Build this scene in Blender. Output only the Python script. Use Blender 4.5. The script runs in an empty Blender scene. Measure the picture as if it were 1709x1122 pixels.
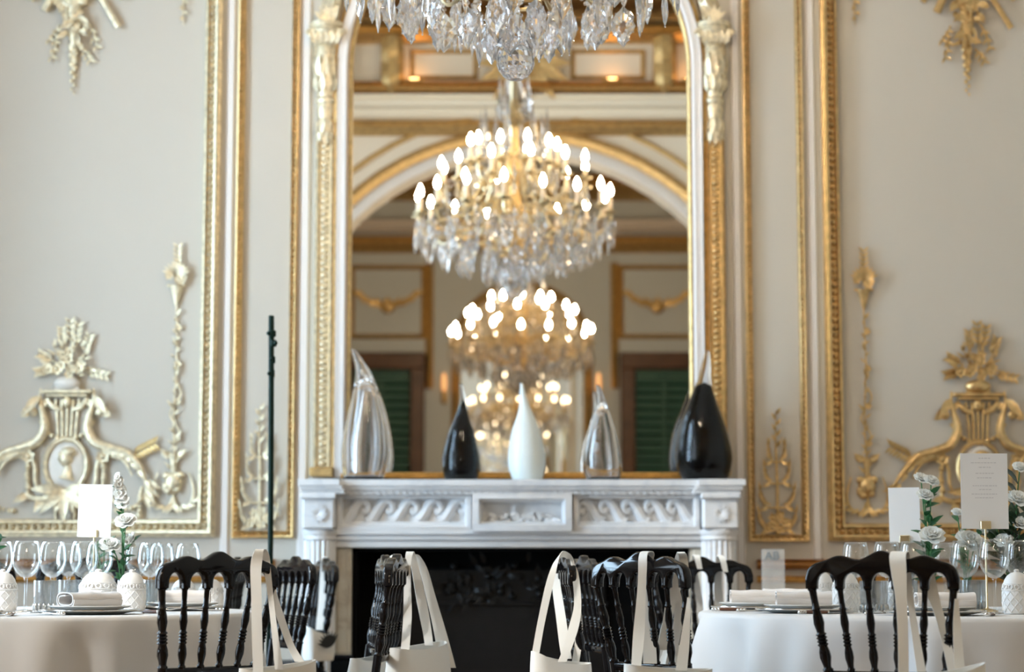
import bpy, bmesh, math, random
from mathutils import Vector, Matrix

# ------------------------------------------------------------------ camera, world, lights, exposure
PI = math.pi
F, CX, CY, HZ, CAMZ = 3500.0, 854.5, 561.0, 950.0, 0.877
TH = math.atan((HZ - CY) / F)
sc = bpy.context.scene
COL = sc.collection

cam_d = bpy.data.cameras.new('camera')
cam = bpy.data.objects.new('camera', cam_d)
COL.objects.link(cam)
cam.location = (0, 0, CAMZ)
cam.rotation_euler = (PI / 2 + TH, 0, 0)
cam_d.sensor_width = 36.0
cam_d.sensor_fit = 'HORIZONTAL'
cam_d.lens = F / 1709.0 * 36.0
cam_d.clip_start = 0.05
cam_d.dof.use_dof = True
cam_d.dof.focus_distance = 6.4
cam_d.dof.aperture_fstop = 2.5
sc.camera = cam

world = bpy.data.worlds.new('world')
sc.world = world
world.use_nodes = True
wbg = world.node_tree.nodes['Background']
wbg.inputs['Color'].default_value = (0.80, 0.90, 1.0, 1)
wbg.inputs['Strength'].default_value = 0.6

sc.view_settings.view_transform = 'Standard'
sc.view_settings.look = 'None'
sc.view_settings.gamma = 1.0
sc.view_settings.use_curve_mapping = False
sc.view_settings.exposure = 0.15
sc.cycles.max_bounces = 16
sc.cycles.glossy_bounces = 8
sc.cycles.transmission_bounces = 12
sc.cycles.transparent_max_bounces = 24
sc.cycles.diffuse_bounces = 5
sc.cycles.sample_clamp_indirect = 6.0
sc.cycles.use_denoising = True

XL, XR, YB, YA, YF, ZC = -3.3, 3.4, 10.0, 3.0, -4.8, 5.75   # left, right, back wall, arch wall, far wall, ceiling
WINS = [(3.50, 4.45), (4.80, 6.15), (7.35, 8.75)]                          # window spans in the left wall
WZ0, WZ1 = 0.35, 4.45


def area_light(name, loc, rot, sx, sy, power, color):
    d = bpy.data.lights.new(name, 'AREA')
    d.shape = 'RECTANGLE'
    d.size, d.size_y = sx, sy
    d.energy = power
    d.color = color
    o = bpy.data.objects.new(name, d)
    COL.objects.link(o)
    o.location = loc
    o.rotation_euler = rot
    return o


for (y0, y1), pw, dc in zip(WINS, (60, 150, 415), ((0.72, 0.86, 1.0), (0.72, 0.86, 1.0), (0.56, 0.775, 1.0))):   # daylight arriving through each window
    area_light('daylight', (XL - 0.45, (y0 + y1) / 2, (WZ0 + WZ1) / 2), (0, -PI / 2, 0),
               WZ1 - WZ0, y1 - y0, pw, dc)
sun_d = bpy.data.lights.new('sun', 'SUN')     # hazy sun slanting in through the windows
sun_d.energy = 4.8
sun_d.angle = math.radians(7)
sun_d.color = (1.0, 0.96, 0.91)
sun = bpy.data.objects.new('sun', sun_d)
COL.objects.link(sun)
sun.rotation_euler = Vector((2.15, 1.8, -1.55)).to_track_quat('-Z', 'Y').to_euler()

# ------------------------------------------------------------------ projection helpers: a pixel of the photo at a depth


def P(px, py, Y):
    u, v = (px - CX) / F, (CY - py) / F
    ry = math.cos(TH) - v * math.sin(TH)
    rz = math.sin(TH) + v * math.cos(TH)
    return Vector((Y * u / ry, Y, CAMZ + Y * rz / ry))


def PX(px, Y, py=561):
    return P(px, py, Y).x


def PZ(py, Y):
    return P(CX, py, Y).z


# ------------------------------------------------------------------ materials
def node_mat(name):
    m = bpy.data.materials.new(name)
    m.use_nodes = True
    nt = m.node_tree
    return m, nt, nt.nodes['Principled BSDF']


def lin(r, g, b):
    f = lambda c: (c / 255 / 12.92) if c / 255 <= 0.04045 else ((c / 255 + 0.055) / 1.055) ** 2.4
    return (f(r), f(g), f(b), 1)


def pmat(name, col, rough=0.5, metal=0.0, noise=0.0, scale=8.0, bump=0.0, bscale=60.0, spec=None, trans=0.0, ior=None, sheen=0, coat=0):
    """Principled material with a gentle mottling and an optional fine bump."""
    m, nt, b = node_mat(name)
    b.inputs['Base Color'].default_value = col
    b.inputs['Roughness'].default_value = rough
    b.inputs['Metallic'].default_value = metal
    if spec is not None:
        b.inputs['Specular IOR Level'].default_value = spec
    if trans:
        b.inputs['Transmission Weight'].default_value = trans
    if ior:
        b.inputs['IOR'].default_value = ior
    if sheen:
        b.inputs['Sheen Weight'].default_value = sheen
    if coat:
        b.inputs['Coat Weight'].default_value = coat
        b.inputs['Coat Roughness'].default_value = 0.05
    tc = nt.nodes.new('ShaderNodeTexCoord')
    if noise:
        n = nt.nodes.new('ShaderNodeTexNoise')
        n.inputs['Scale'].default_value = scale
        n.inputs['Detail'].default_value = 4
        nt.links.new(tc.outputs['Object'], n.inputs['Vector'])
        r = nt.nodes.new('ShaderNodeValToRGB')
        c = Vector(col[:3])
        lo, hi = c * (1 - noise), c * (1 + noise * 0.6)
        r.color_ramp.elements[0].position = 0.3
        r.color_ramp.elements[1].position = 0.7
        r.color_ramp.elements[0].color = (*lo, 1)
        r.color_ramp.elements[1].color = (*[min(1, x) for x in hi], 1)
        nt.links.new(n.outputs['Fac'], r.inputs['Fac'])
        nt.links.new(r.outputs['Color'], b.inputs['Base Color'])
    if bump:
        n2 = nt.nodes.new('ShaderNodeTexNoise')
        n2.inputs['Scale'].default_value = bscale
        nt.links.new(tc.outputs['Object'], n2.inputs['Vector'])
        bp = nt.nodes.new('ShaderNodeBump')
        bp.inputs['Strength'].default_value = bump
        bp.inputs['Distance'].default_value = 0.01
        nt.links.new(n2.outputs['Fac'], bp.inputs['Height'])
        nt.links.new(bp.outputs['Normal'], b.inputs['Normal'])
    return m


def weave_mat(name, col, rough=0.85, scale=900.0):
    m, nt, b = node_mat(name)
    b.inputs['Base Color'].default_value = col
    b.inputs['Roughness'].default_value = rough
    b.inputs['Sheen Weight'].default_value = 0.15
    tc = nt.nodes.new('ShaderNodeTexCoord')
    n = nt.nodes.new('ShaderNodeTexNoise')
    n.inputs['Scale'].default_value = scale
    nt.links.new(tc.outputs['Object'], n.inputs['Vector'])
    bp = nt.nodes.new('ShaderNodeBump')
    bp.inputs['Strength'].default_value = 0.12
    bp.inputs['Distance'].default_value = 0.002
    nt.links.new(n.outputs['Fac'], bp.inputs['Height'])
    nt.links.new(bp.outputs['Normal'], b.inputs['Normal'])
    return m


def thin_glass(name, tint=(0.96, 0.97, 0.97, 1), refl=0.9, body=0.0, power=2.2, base=0.05):
    """Thin-walled clear glass: mostly clear face on, mirror-like towards its edges."""
    m = bpy.data.materials.new(name)
    m.use_nodes = True
    nt = m.node_tree
    nt.nodes.clear()
    out = nt.nodes.new('ShaderNodeOutputMaterial')
    tr = nt.nodes.new('ShaderNodeBsdfTransparent')
    tr.inputs['Color'].default_value = tint
    gl = nt.nodes.new('ShaderNodeBsdfGlossy')
    gl.inputs['Roughness'].default_value = 0.03
    gl.inputs['Color'].default_value = (refl, refl, refl, 1)
    lw = nt.nodes.new('ShaderNodeLayerWeight')
    lw.inputs['Blend'].default_value = 0.5
    pw = nt.nodes.new('ShaderNodeMath')
    pw.operation = 'POWER'
    pw.inputs[1].default_value = power
    nt.links.new(lw.outputs['Facing'], pw.inputs[0])
    ad = nt.nodes.new('ShaderNodeMath')
    ad.operation = 'MULTIPLY_ADD'
    ad.inputs[1].default_value = 0.75
    ad.inputs[2].default_value = base
    nt.links.new(pw.outputs[0], ad.inputs[0])
    mx = nt.nodes.new('ShaderNodeMixShader')
    nt.links.new(ad.outputs[0], mx.inputs['Fac'])
    nt.links.new(tr.outputs[0], mx.inputs[1])
    nt.links.new(gl.outputs[0], mx.inputs[2])
    last = mx
    if body:
        df = nt.nodes.new('ShaderNodeBsdfDiffuse')
        df.inputs['Color'].default_value = (0.9, 0.92, 0.92, 1)
        m2 = nt.nodes.new('ShaderNodeMixShader')
        m2.inputs['Fac'].default_value = body
        nt.links.new(mx.outputs[0], m2.inputs[1])
        nt.links.new(df.outputs[0], m2.inputs[2])
        last = m2
    nt.links.new(last.outputs[0], out.inputs['Surface'])
    return m


def glow_mat(name, col, strength):
    m, nt, b = node_mat(name)
    b.inputs['Base Color'].default_value = (0.9, 0.85, 0.75, 1)
    b.inputs['Emission Color'].default_value = col
    b.inputs['Emission Strength'].default_value = strength
    n = nt.nodes.new('ShaderNodeTexNoise')
    n.inputs['Scale'].default_value = 3
    nt.links.new(n.outputs['Fac'], b.inputs['Roughness'])
    return m


def marble_mat(name, base, vein):
    m, nt, b = node_mat(name)
    b.inputs['Roughness'].default_value = 0.28
    tc = nt.nodes.new('ShaderNodeTexCoord')
    n = nt.nodes.new('ShaderNodeTexNoise')
    n.inputs['Scale'].default_value = 2.2
    n.inputs['Detail'].default_value = 8
    n.inputs['Distortion'].default_value = 1.6
    nt.links.new(tc.outputs['Object'], n.inputs['Vector'])
    r = nt.nodes.new('ShaderNodeValToRGB')
    e = r.color_ramp.elements
    e[0].position, e[1].position = 0.46, 0.56
    e[0].color, e[1].color = base, base
    x = e.new(0.505)
    x.color = vein
    nt.links.new(n.outputs['Fac'], r.inputs['Fac'])
    nt.links.new(r.outputs['Color'], b.inputs['Base Color'])
    return m


def floor_mat(name):
    m, nt, b = node_mat(name)
    b.inputs['Roughness'].default_value = 0.3
    tc = nt.nodes.new('ShaderNodeTexCoord')
    br = nt.nodes.new('ShaderNodeTexBrick')
    br.inputs['Scale'].default_value = 1.0
    br.inputs['Brick Width'].default_value = 0.6
    br.inputs['Row Height'].default_value = 0.1
    br.inputs['Mortar Size'].default_value = 0.003
    br.inputs['Color1'].default_value = (0.30, 0.18, 0.085, 1)
    br.inputs['Color2'].default_value = (0.22, 0.125, 0.06, 1)
    br.inputs['Mortar'].default_value = (0.05, 0.03, 0.02, 1)
    nt.links.new(tc.outputs['Object'], br.inputs['Vector'])
    nt.links.new(br.outputs['Color'], b.inputs['Base Color'])
    return m


def louver_mat(name):
    m, nt, b = node_mat(name)
    b.inputs['Roughness'].default_value = 0.5
    tc = nt.nodes.new('ShaderNodeTexCoord')
    w = nt.nodes.new('ShaderNodeTexWave')
    w.bands_direction = 'Z'
    w.inputs['Scale'].default_value = 6.0
    nt.links.new(tc.outputs['Object'], w.inputs['Vector'])
    r = nt.nodes.new('ShaderNodeValToRGB')
    r.color_ramp.elements[0].color = (0.015, 0.065, 0.05, 1)
    r.color_ramp.elements[1].color = (0.036, 0.14, 0.11, 1)
    nt.links.new(w.outputs['Fac'], r.inputs['Fac'])
    nt.links.new(r.outputs['Color'], b.inputs['Base Color'])
    return m


M = {}
M['wall'] = pmat('wall_paint', (0.525, 0.478, 0.405, 1), 0.55, noise=0.02, scale=1.5, bump=0.03, bscale=90)
M['wall_arch'] = pmat('lit_wall_paint', (0.78, 0.70, 0.58, 1), 0.5, noise=0.02, scale=1.5)  # wall paint made lighter, stands in for stronger light on the arch wall
M['cornice'] = pmat('lit_cornice_paint', (0.90, 0.82, 0.68, 1), 0.45, noise=0.02, scale=4)  # moulding paint brightened, the light on the ledge put into its colour
M['wall_far'] = pmat('grey_green_paint', (0.53, 0.575, 0.60, 1), 0.55, noise=0.03, scale=1.5)
M['ceiling'] = pmat('ceiling_plaster', (0.78, 0.75, 0.70, 1), 0.7, noise=0.02, scale=2)
M['trim_white'] = pmat('cream_moulding_paint', (0.74, 0.69, 0.65, 1), 0.45, noise=0.02, scale=4)
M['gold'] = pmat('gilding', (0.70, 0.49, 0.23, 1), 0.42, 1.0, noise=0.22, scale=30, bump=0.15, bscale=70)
M['gold_leaf'] = pmat('pale_lit_gilding', (0.80, 0.70, 0.50, 1), 0.55, 0.85, noise=0.25, scale=40, bump=0.12, bscale=90)  # pale tone of the columns; on left-hand pieces, window glare in the colour
M['gold_dull'] = pmat('dull_gilding', (0.60, 0.42, 0.19, 1), 0.5, 0.85, noise=0.25, scale=30)
M['gold_deep'] = pmat('deep_gilding', (0.62, 0.36, 0.11, 1), 0.4, 1.0, noise=0.25, scale=30)
M['cameo'] = pmat('cameo_plaster', (0.72, 0.67, 0.60, 1), 0.5, noise=0.05, scale=20)
M['marble'] = marble_mat('white_marble', (0.745, 0.745, 0.75, 1), (0.66, 0.67, 0.69, 1))
M['slip'] = marble_mat('cream_marble', (0.60, 0.56, 0.47, 1), (0.47, 0.42, 0.34, 1))
M['iron'] = pmat('black_cast_iron', (0.006, 0.006, 0.0065, 1), 0.45, 0.0, noise=0.3, scale=20, spec=0.25)
M['soot'] = pmat('soot_black', (0.003, 0.003, 0.003, 1), 0.8, noise=0.3, scale=10, spec=0.08)
M['mirror'] = pmat('mirror_silver', (0.95, 0.95, 0.92, 1), 0.0, 1.0)
M['lacquer'] = pmat('black_lacquer', (0.006, 0.005, 0.0055, 1), 0.09, noise=0.2, scale=10, spec=0.30)
M['seat'] = pmat('black_seat_pad', (0.012, 0.011, 0.013, 1), 0.6, noise=0.2, scale=30)
M['linen'] = weave_mat('white_table_linen', (0.75, 0.735, 0.72, 1), 0.75)
M['napkin'] = weave_mat('napkin_linen', (0.78, 0.735, 0.70, 1), 0.85)
M['canvas'] = weave_mat('tote_canvas', (0.85, 0.825, 0.77, 1), 0.9)
M['print'] = pmat('dark_print', (0.02, 0.02, 0.02, 1), 0.8, noise=0.1)
M['porcelain'] = pmat('white_porcelain', (0.80, 0.80, 0.79, 1), 0.12, noise=0.01)
M['bisque'] = pmat('white_bisque', (0.80, 0.79, 0.77, 1), 0.45, noise=0.03, scale=40)
M['silver'] = pmat('polished_silver', (0.75, 0.74, 0.72, 1), 0.14, 1.0, noise=0.05, scale=20)
M['pewter'] = pmat('pewter', (0.46, 0.47, 0.46, 1), 0.28, 0.8, noise=0.08, scale=20)
M['wood_handle'] = pmat('brown_handle', (0.12, 0.045, 0.022, 1), 0.3, noise=0.2, scale=40)
M['glass'] = thin_glass('drinking_glass')
M['tumbler'] = thin_glass('smoky_tumbler_glass', (0.80, 0.82, 0.83, 1), 0.85, 0.06, 2.0, 0.07)
M['pane'] = thin_glass('window_glass', (0.97, 0.98, 0.98, 1), 0.9)
M['crystal'] = pmat('cut_crystal', (0.97, 0.97, 0.985, 1), 0.0, trans=1.0, ior=1.52)
M['pendant'] = pmat('cut_crystal_pendant', (0.96, 0.96, 0.985, 1), 0.0, trans=0.95, ior=1.54)
M['vase_clear'] = thin_glass('clear_blown_glass', (0.95, 0.96, 0.965, 1), 0.95, 0.015, 3.2, 0.035)
M['vase_black'] = pmat('black_blown_glass', (0.002, 0.002, 0.0025, 1), 0.04, noise=0.1, spec=0.12)
M['vase_shell'] = pmat('clear_cased_glass', (0.97, 0.98, 0.985, 1), 0.0, trans=1.0, ior=1.30)
M['vase_white'] = pmat('frosted_white_glass', (0.72, 0.78, 0.77, 1), 0.35, noise=0.03, scale=12)
M['pole'] = pmat('dark_green_enamel', (0.002, 0.016, 0.010, 1), 0.5, noise=0.2, scale=12, spec=0.2)
M['card'] = pmat('white_card', (0.84, 0.84, 0.85, 1), 0.6, noise=0.01)
M['ink'] = pmat('pale_grey_ink', (0.60, 0.60, 0.63, 1), 0.7, noise=0.02)
M['ink_dark'] = pmat('blue_grey_ink', (0.16, 0.20, 0.23, 1), 0.7, noise=0.02)
M['brass'] = pmat('brushed_brass', (0.72, 0.60, 0.38, 1), 0.28, 1.0, noise=0.08, scale=30)
M['leaf'] = pmat('green_leaf', (0.020, 0.115, 0.032, 1), 0.42, noise=0.35, scale=25)
M['leaf_dark'] = pmat('dark_leaf', (0.020, 0.042, 0.016, 1), 0.35, noise=0.4, scale=25)
M['leaf_grey'] = pmat('grey_green_leaf', (0.14, 0.18, 0.11, 1), 0.5, noise=0.3, scale=25)
M['stem'] = pmat('green_stem', (0.04, 0.16, 0.05, 1), 0.5, noise=0.2, scale=25)
M['petal'] = pmat('white_petal', (0.82, 0.83, 0.80, 1), 0.55, noise=0.05, scale=30)
M['floor'] = floor_mat('oak_floor')
M['door_wood'] = pmat('dark_mahogany', (0.10, 0.042, 0.020, 1), 0.35, noise=0.35, scale=6)
M['rail_wood'] = pmat('gilded_rail', (0.46, 0.21, 0.06, 1), 0.35, 0.7, noise=0.3, scale=12)
M['louver'] = louver_mat('green_louver')
M['candle'] = pmat('candle_sleeve', (0.82, 0.66, 0.50, 1), 0.5, noise=0.03)
M['bulb'] = glow_mat('lit_bulb', (1.0, 0.79, 0.53, 1), 160.0)
M['sconce'] = glow_mat('lit_amber_shade', (1.0, 0.40, 0.10, 1), 0.9)
M['uplight'] = glow_mat('lit_uplight', (1.0, 0.50, 0.18, 1), 30.0)
M['acrylic'] = thin_glass('clear_acrylic', (0.93, 0.92, 0.90, 1), 0.9, 0.22, 2.2, 0.04)
M['wax'] = pmat('white_wax', (0.85, 0.83, 0.78, 1), 0.5, noise=0.02)

# ------------------------------------------------------------------ mesh builder
Z3 = Vector((0, 0, 1))


class MB:
    def __init__(self):
        self.v, self.f, self.T = [], [], Matrix.Identity(4)

    def add(self, vs, fs):
        o = len(self.v)
        T = self.T
        self.v += [T @ Vector(p) for p in vs]
        self.f += [[i + o for i in f] for f in fs]

    def lathe(self, prof, n=16, c=(0, 0, 0), R=None, sq=(1, 1), off=None, flute=None):
        """Revolve (r, z) about the vertical through c; off(z) shifts a ring, flute(angle) scales its radius."""
        vs, fs = [], []
        c = Vector(c)
        for (r, z) in prof:
            o = off(z) if off else (0, 0)
            for k in range(n):
                a = 2 * PI * k / n
                q = flute(a) if flute else 1
                p = Vector((max(r, 1e-5) * q * math.cos(a) * sq[0] + o[0], max(r, 1e-5) * q * math.sin(a) * sq[1] + o[1], z))
                if R is not None:
                    p = R @ p
                vs.append(c + p)
        m = len(prof)
        for i in range(m - 1):
            for k in range(n):
                k2 = (k + 1) % n
                fs.append([i * n + k, i * n + k2, (i + 1) * n + k2, (i + 1) * n + k])
        fs.append([k for k in range(n)][::-1])
        fs.append([(m - 1) * n + k for k in range(n)])
        self.add(vs, fs)

    def tube(self, pts, rad, n=8, flat=None, closed=False):
        """Tube along pts; rad a number or one per point; flat=(axis vector, factor) squashes along an axis."""
        pts = [Vector(p) for p in pts]
        m = len(pts)
        rads = rad if isinstance(rad, (list, tuple)) else [rad] * m
        vs, fs = [], []
        nrm = None
        for i in range(m):
            if closed:
                t = pts[(i + 1) % m] - pts[i - 1]
            else:
                t = pts[min(i + 1, m - 1)] - pts[max(i - 1, 0)]
            if t.length < 1e-9:
                t = Vector((0, 0, 1))
            t.normalize()
            if nrm is None:
                nrm = t.orthogonal().normalized()
            nrm = nrm - t * nrm.dot(t)
            if nrm.length < 1e-6:
                nrm = t.orthogonal()
            nrm.normalize()
            b = t.cross(nrm)
            for k in range(n):
                a = 2 * PI * k / n
                d = (nrm * math.cos(a) + b * math.sin(a)) * max(rads[i], 1e-5)
                if flat:
                    ax, fk = flat
                    d = d + ax * (d.dot(ax) * (fk - 1))
                vs.append(pts[i] + d)
        seg = m if closed else m - 1
        for i in range(seg):
            j = (i + 1) % m
            for k in range(n):
                k2 = (k + 1) % n
                fs.append([i * n + k, i * n + k2, j * n + k2, j * n + k])
        if not closed:
            fs.append([k for k in range(n)][::-1])
            fs.append([(m - 1) * n + k for k in range(n)])
        self.add(vs, fs)

    def box(self, c, s, R=None, bev=0.0, seg=1):
        bm = bmesh.new()
        bmesh.ops.create_cube(bm, size=1)
        for v in bm.verts:
            v.co = Vector((v.co.x * s[0], v.co.y * s[1], v.co.z * s[2]))
        if bev:
            bmesh.ops.bevel(bm, geom=bm.edges[:], offset=bev, segments=seg, profile=0.5, affect='EDGES')
        bm.verts.index_update()
        vs = [(R @ v.co if R is not None else v.co) + Vector(c) for v in bm.verts]
        fs = [[v.index for v in f.verts] for f in bm.faces]
        bm.free()
        self.add(vs, fs)

    def prism(self, outline, y0, y1, inset=None):
        """Outline of (x, z), run from y0 (at the back) to y1 (towards the viewer); inset=(cx, cz, k, y2) adds a smaller front face."""
        n = len(outline)
        vs = [(x, y0, z) for x, z in outline] + [(x, y1, z) for x, z in outline]
        rings = 2
        if inset:
            cx, cz, k, y2 = inset
            vs += [(cx + (x - cx) * k, y2, cz + (z - cz) * k) for x, z in outline]
            rings = 3
        fs = []
        for r in range(rings - 1):
            for i in range(n):
                j = (i + 1) % n
                fs.append([r * n + i, r * n + j, (r + 1) * n + j, (r + 1) * n + i])
        fs.append(list(range(n))[::-1])
        fs.append([(rings - 1) * n + i for i in range(n)])
        self.add(vs, fs)

    def ball(self, c, r, n=8, m=6):
        r = r if isinstance(r, (list, tuple)) else (r, r, r)
        vs, fs = [], []
        for i in range(1, m):
            a = PI * i / m
            for k in range(n):
                b = 2 * PI * k / n
                vs.append((c[0] + r[0] * math.sin(a) * math.cos(b), c[1] + r[1] * math.sin(a) * math.sin(b), c[2] + r[2] * math.cos(a)))
        top, bot = len(vs), len(vs) + 1
        vs += [(c[0], c[1], c[2] + r[2]), (c[0], c[1], c[2] - r[2])]
        for i in range(m - 2):
            for k in range(n):
                k2 = (k + 1) % n
                fs.append([i * n + k, (i + 1) * n + k, (i + 1) * n + k2, i * n + k2])
        for k in range(n):
            k2 = (k + 1) % n
            fs.append([top, k, k2])
            fs.append([bot, (m - 2) * n + k2, (m - 2) * n + k])
        self.add(vs, fs)

    def strip(self, pts, wds, th):
        """A flat band with thickness: pts along it, wds the half-width vectors."""
        pts = [Vector(p) for p in pts]
        vs, fs = [], []
        m = len(pts)
        for i in range(m):
            t = (pts[min(i + 1, m - 1)] - pts[max(i - 1, 0)])
            w = Vector(wds[i] if isinstance(wds, list) else wds)
            nn = t.cross(w)
            nn = nn.normalized() * th / 2 if nn.length > 1e-9 else Vector((0, th / 2, 0))
            vs += [pts[i] - w - nn, pts[i] + w - nn, pts[i] + w + nn, pts[i] - w + nn]
        for i in range(m - 1):
            for k in range(4):
                k2 = (k + 1) % 4
                fs.append([i * 4 + k, i * 4 + k2, (i + 1) * 4 + k2, (i + 1) * 4 + k])
        fs += [[3, 2, 1, 0], [(m - 1) * 4 + k for k in range(4)]]
        self.add(vs, fs)

    def leaf3(self, base, d, nrm, L, W, curl=0.25, fold=0.18, th=0.0015, n=5, blunt=False):
        """A leaf or petal: from base along d, its face towards nrm, thick enough to be solid."""
        d = Vector(d).normalized()
        nrm = Vector(nrm)
        nrm = (nrm - d * nrm.dot(d))
        nrm = nrm.normalized() if nrm.length > 1e-6 else d.orthogonal().normalized()
        s = d.cross(nrm)
        vs = []
        for i in range(n + 1):
            t = i / n
            w = W * 0.5 * (math.sin(PI * (0.10 + 0.68 * t)) if blunt else max(math.sin(PI * min(1, t ** 0.8)), 0.03))
            p = Vector(base) + d * (L * t) + nrm * (curl * L * (t - t * t) * 1.2)
            for side in (-1, 0, 1):
                q = p + s * (w * side) + nrm * (fold * w * (abs(side)))
                vs.append(q + nrm * th / 2)
                vs.append(q - nrm * th / 2)
        fs = []
        for i in range(n):
            a, b = i * 6, (i + 1) * 6
            for (k, l) in ((0, 2), (2, 4)):
                fs.append([a + k, b + k, b + l, a + l])
                fs.append([a + k + 1, a + l + 1, b + l + 1, b + k + 1])
            fs.append([a + 0, a + 1, b + 1, b + 0])
            fs.append([a + 4, b + 4, b + 5, a + 5])
        e = n * 6
        fs += [[0, 2, 3, 1], [2, 4, 5, 3], [e + 1, e + 3, e + 2, e], [e + 3, e + 5, e + 4, e + 2]]
        self.add(vs, fs)

    def mesh(self, name, mat, smooth=True, angle=40, flip=False):
        me = bpy.data.meshes.new(name)
        me.from_pydata([tuple(p) for p in self.v], [], self.f)
        me.validate()
        bm = bmesh.new()
        bm.from_mesh(me)
        bmesh.ops.recalc_face_normals(bm, faces=bm.faces[:])
        if flip:
            bmesh.ops.reverse_faces(bm, faces=bm.faces[:])
        bm.to_mesh(me)
        bm.free()
        if smooth:
            me.polygons.foreach_set('use_smooth', [True] * len(me.polygons))
            me.set_sharp_from_angle(angle=math.radians(angle))
        me.materials.append(mat)
        return me

    def build(self, name, mat, parent=None, smooth=True, angle=40, flip=False):
        o = bpy.data.objects.new(name, self.mesh(name, mat, smooth, angle, flip))
        COL.objects.link(o)
        if parent is not None:
            o.parent = parent
        return o


def tag(o, label, cat, group=None):
    o['label'] = label
    o['category'] = cat
    if group:
        o['group'] = group
    return o


def thing(name, label, cat, loc=(0, 0, 0), rz=0.0, group=None):
    o = bpy.data.objects.new(name, None)
    o.empty_display_size = 0.05
    COL.objects.link(o)
    o.location = loc
    o.rotation_euler = (0, 0, rz)
    return tag(o, label, cat, group)


def struct(o):
    o['kind'] = 'structure'
    return o


def kids(o):
    return [c for c in bpy.data.objects if c.parent == o]


def dup(root, loc, rz=0.0, label=None, group=None, scale=None):
    """A copy of a thing with copies of its parts and sub-parts (meshes shared)."""
    def cp(o, par):
        c = o.copy()
        COL.objects.link(c)
        if par is not None:
            c.parent = par
        for ch in kids(o):
            cp(ch, c)
        return c
    r = cp(root, None)
    r.location = loc
    r.rotation_euler = (0, 0, rz)
    if scale:
        r.scale = scale
    if label:
        r['label'] = label
    if group:
        r['group'] = group
    return r


def smooth_path(pts, n=6):
    """Catmull-Rom through points of any dimension (tuples)."""
    pts = [tuple(p) for p in pts]
    k = len(pts[0])
    out = []
    for i in range(len(pts) - 1):
        p0, p1, p2, p3 = pts[max(i - 1, 0)], pts[i], pts[i + 1], pts[min(i + 2, len(pts) - 1)]
        for j in range(n):
            t = j / n
            out.append(tuple(0.5 * (2 * p1[q] + (p2[q] - p0[q]) * t + (2 * p0[q] - 5 * p1[q] + 4 * p2[q] - p3[q]) * t * t
                                    + (3 * p1[q] - p0[q] - 3 * p2[q] + p3[q]) * t ** 3) for q in range(k)))
    out.append(pts[-1])
    return out


def sweep(mb, path, prof, y, closed=False):
    """Moulding: path of (x, z) on a wall plane at y, prof of (offset to the side, projection towards the viewer), mitred."""
    n = len(path)
    vs, fs = [], []
    m = len(prof)
    for i in range(n):
        p = Vector(path[i])
        a = Vector(path[i - 1]) if (i > 0 or closed) else None
        b = Vector(path[(i + 1) % n]) if (i < n - 1 or closed) else None
        d1 = (p - a).normalized() if a is not None else (b - p).normalized()
        d2 = (b - p).normalized() if b is not None else d1
        n1, n2 = Vector((-d1.y, d1.x)), Vector((-d2.y, d2.x))
        mt = (n1 + n2).normalized()
        k = 1.0 / max(mt.dot(n1), 0.3)
        for (u, h) in prof:
            q = p + mt * (u * k)
            vs.append((q.x, y - h, q.y))
    seg = n if closed else n - 1
    for i in range(seg):
        j = (i + 1) % n
        for k in range(m):
            k2 = (k + 1) % m
            fs.append([i * m + k, i * m + k2, j * m + k2, j * m + k])
    if not closed:
        fs.append(list(range(m)))
        fs.append([(n - 1) * m + k for k in range(m)][::-1])
    mb.add(vs, fs)


def along(path, step, start=0.0):
    """Points and directions at equal steps along an (x, z) path."""
    out = []
    d = start
    for i in range(len(path) - 1):
        a, b = Vector(path[i]), Vector(path[i + 1])
        L = (b - a).length
        while d <= L:
            t = (b - a) / L
            out.append((a + t * d, t))
            d += step
        d -= L
    return out
# ------------------------------------------------------------------ room shell
def slab(name, c, s, mat):
    mb = MB()
    mb.box(c, s)
    return struct(mb.build(name, mat, smooth=False))


xm, xw = (XL + XR) / 2, XR - XL
slab('floor', (xm, (YB + YF) / 2, -0.05), (xw + 0.8, YB - YF + 0.8, 0.1), M['floor'])
slab('ceiling', (xm, (YB + YF) / 2, ZC + 0.05), (xw + 0.8, YB - YF + 0.8, 0.1), M['ceiling'])
slab('wall_back', (xm, YB + 0.15, ZC / 2), (xw + 0.8, 0.3, ZC), M['wall'])
slab('wall_right', (XR + 0.15, (YB + YF) / 2, ZC / 2), (0.3, YB - YF, ZC), M['wall'])
slab('wall_sun_block', (XL - 1.9, 7.1, ZC / 2), (3.0, 0.3, ZC + 3), M['wall'])     # unseen wall added outside to block the sun from the last window
slab('wall_front', (xm, YF - 0.15, ZC / 2), (xw + 0.8, 0.3, ZC), M['wall_far'])

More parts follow.
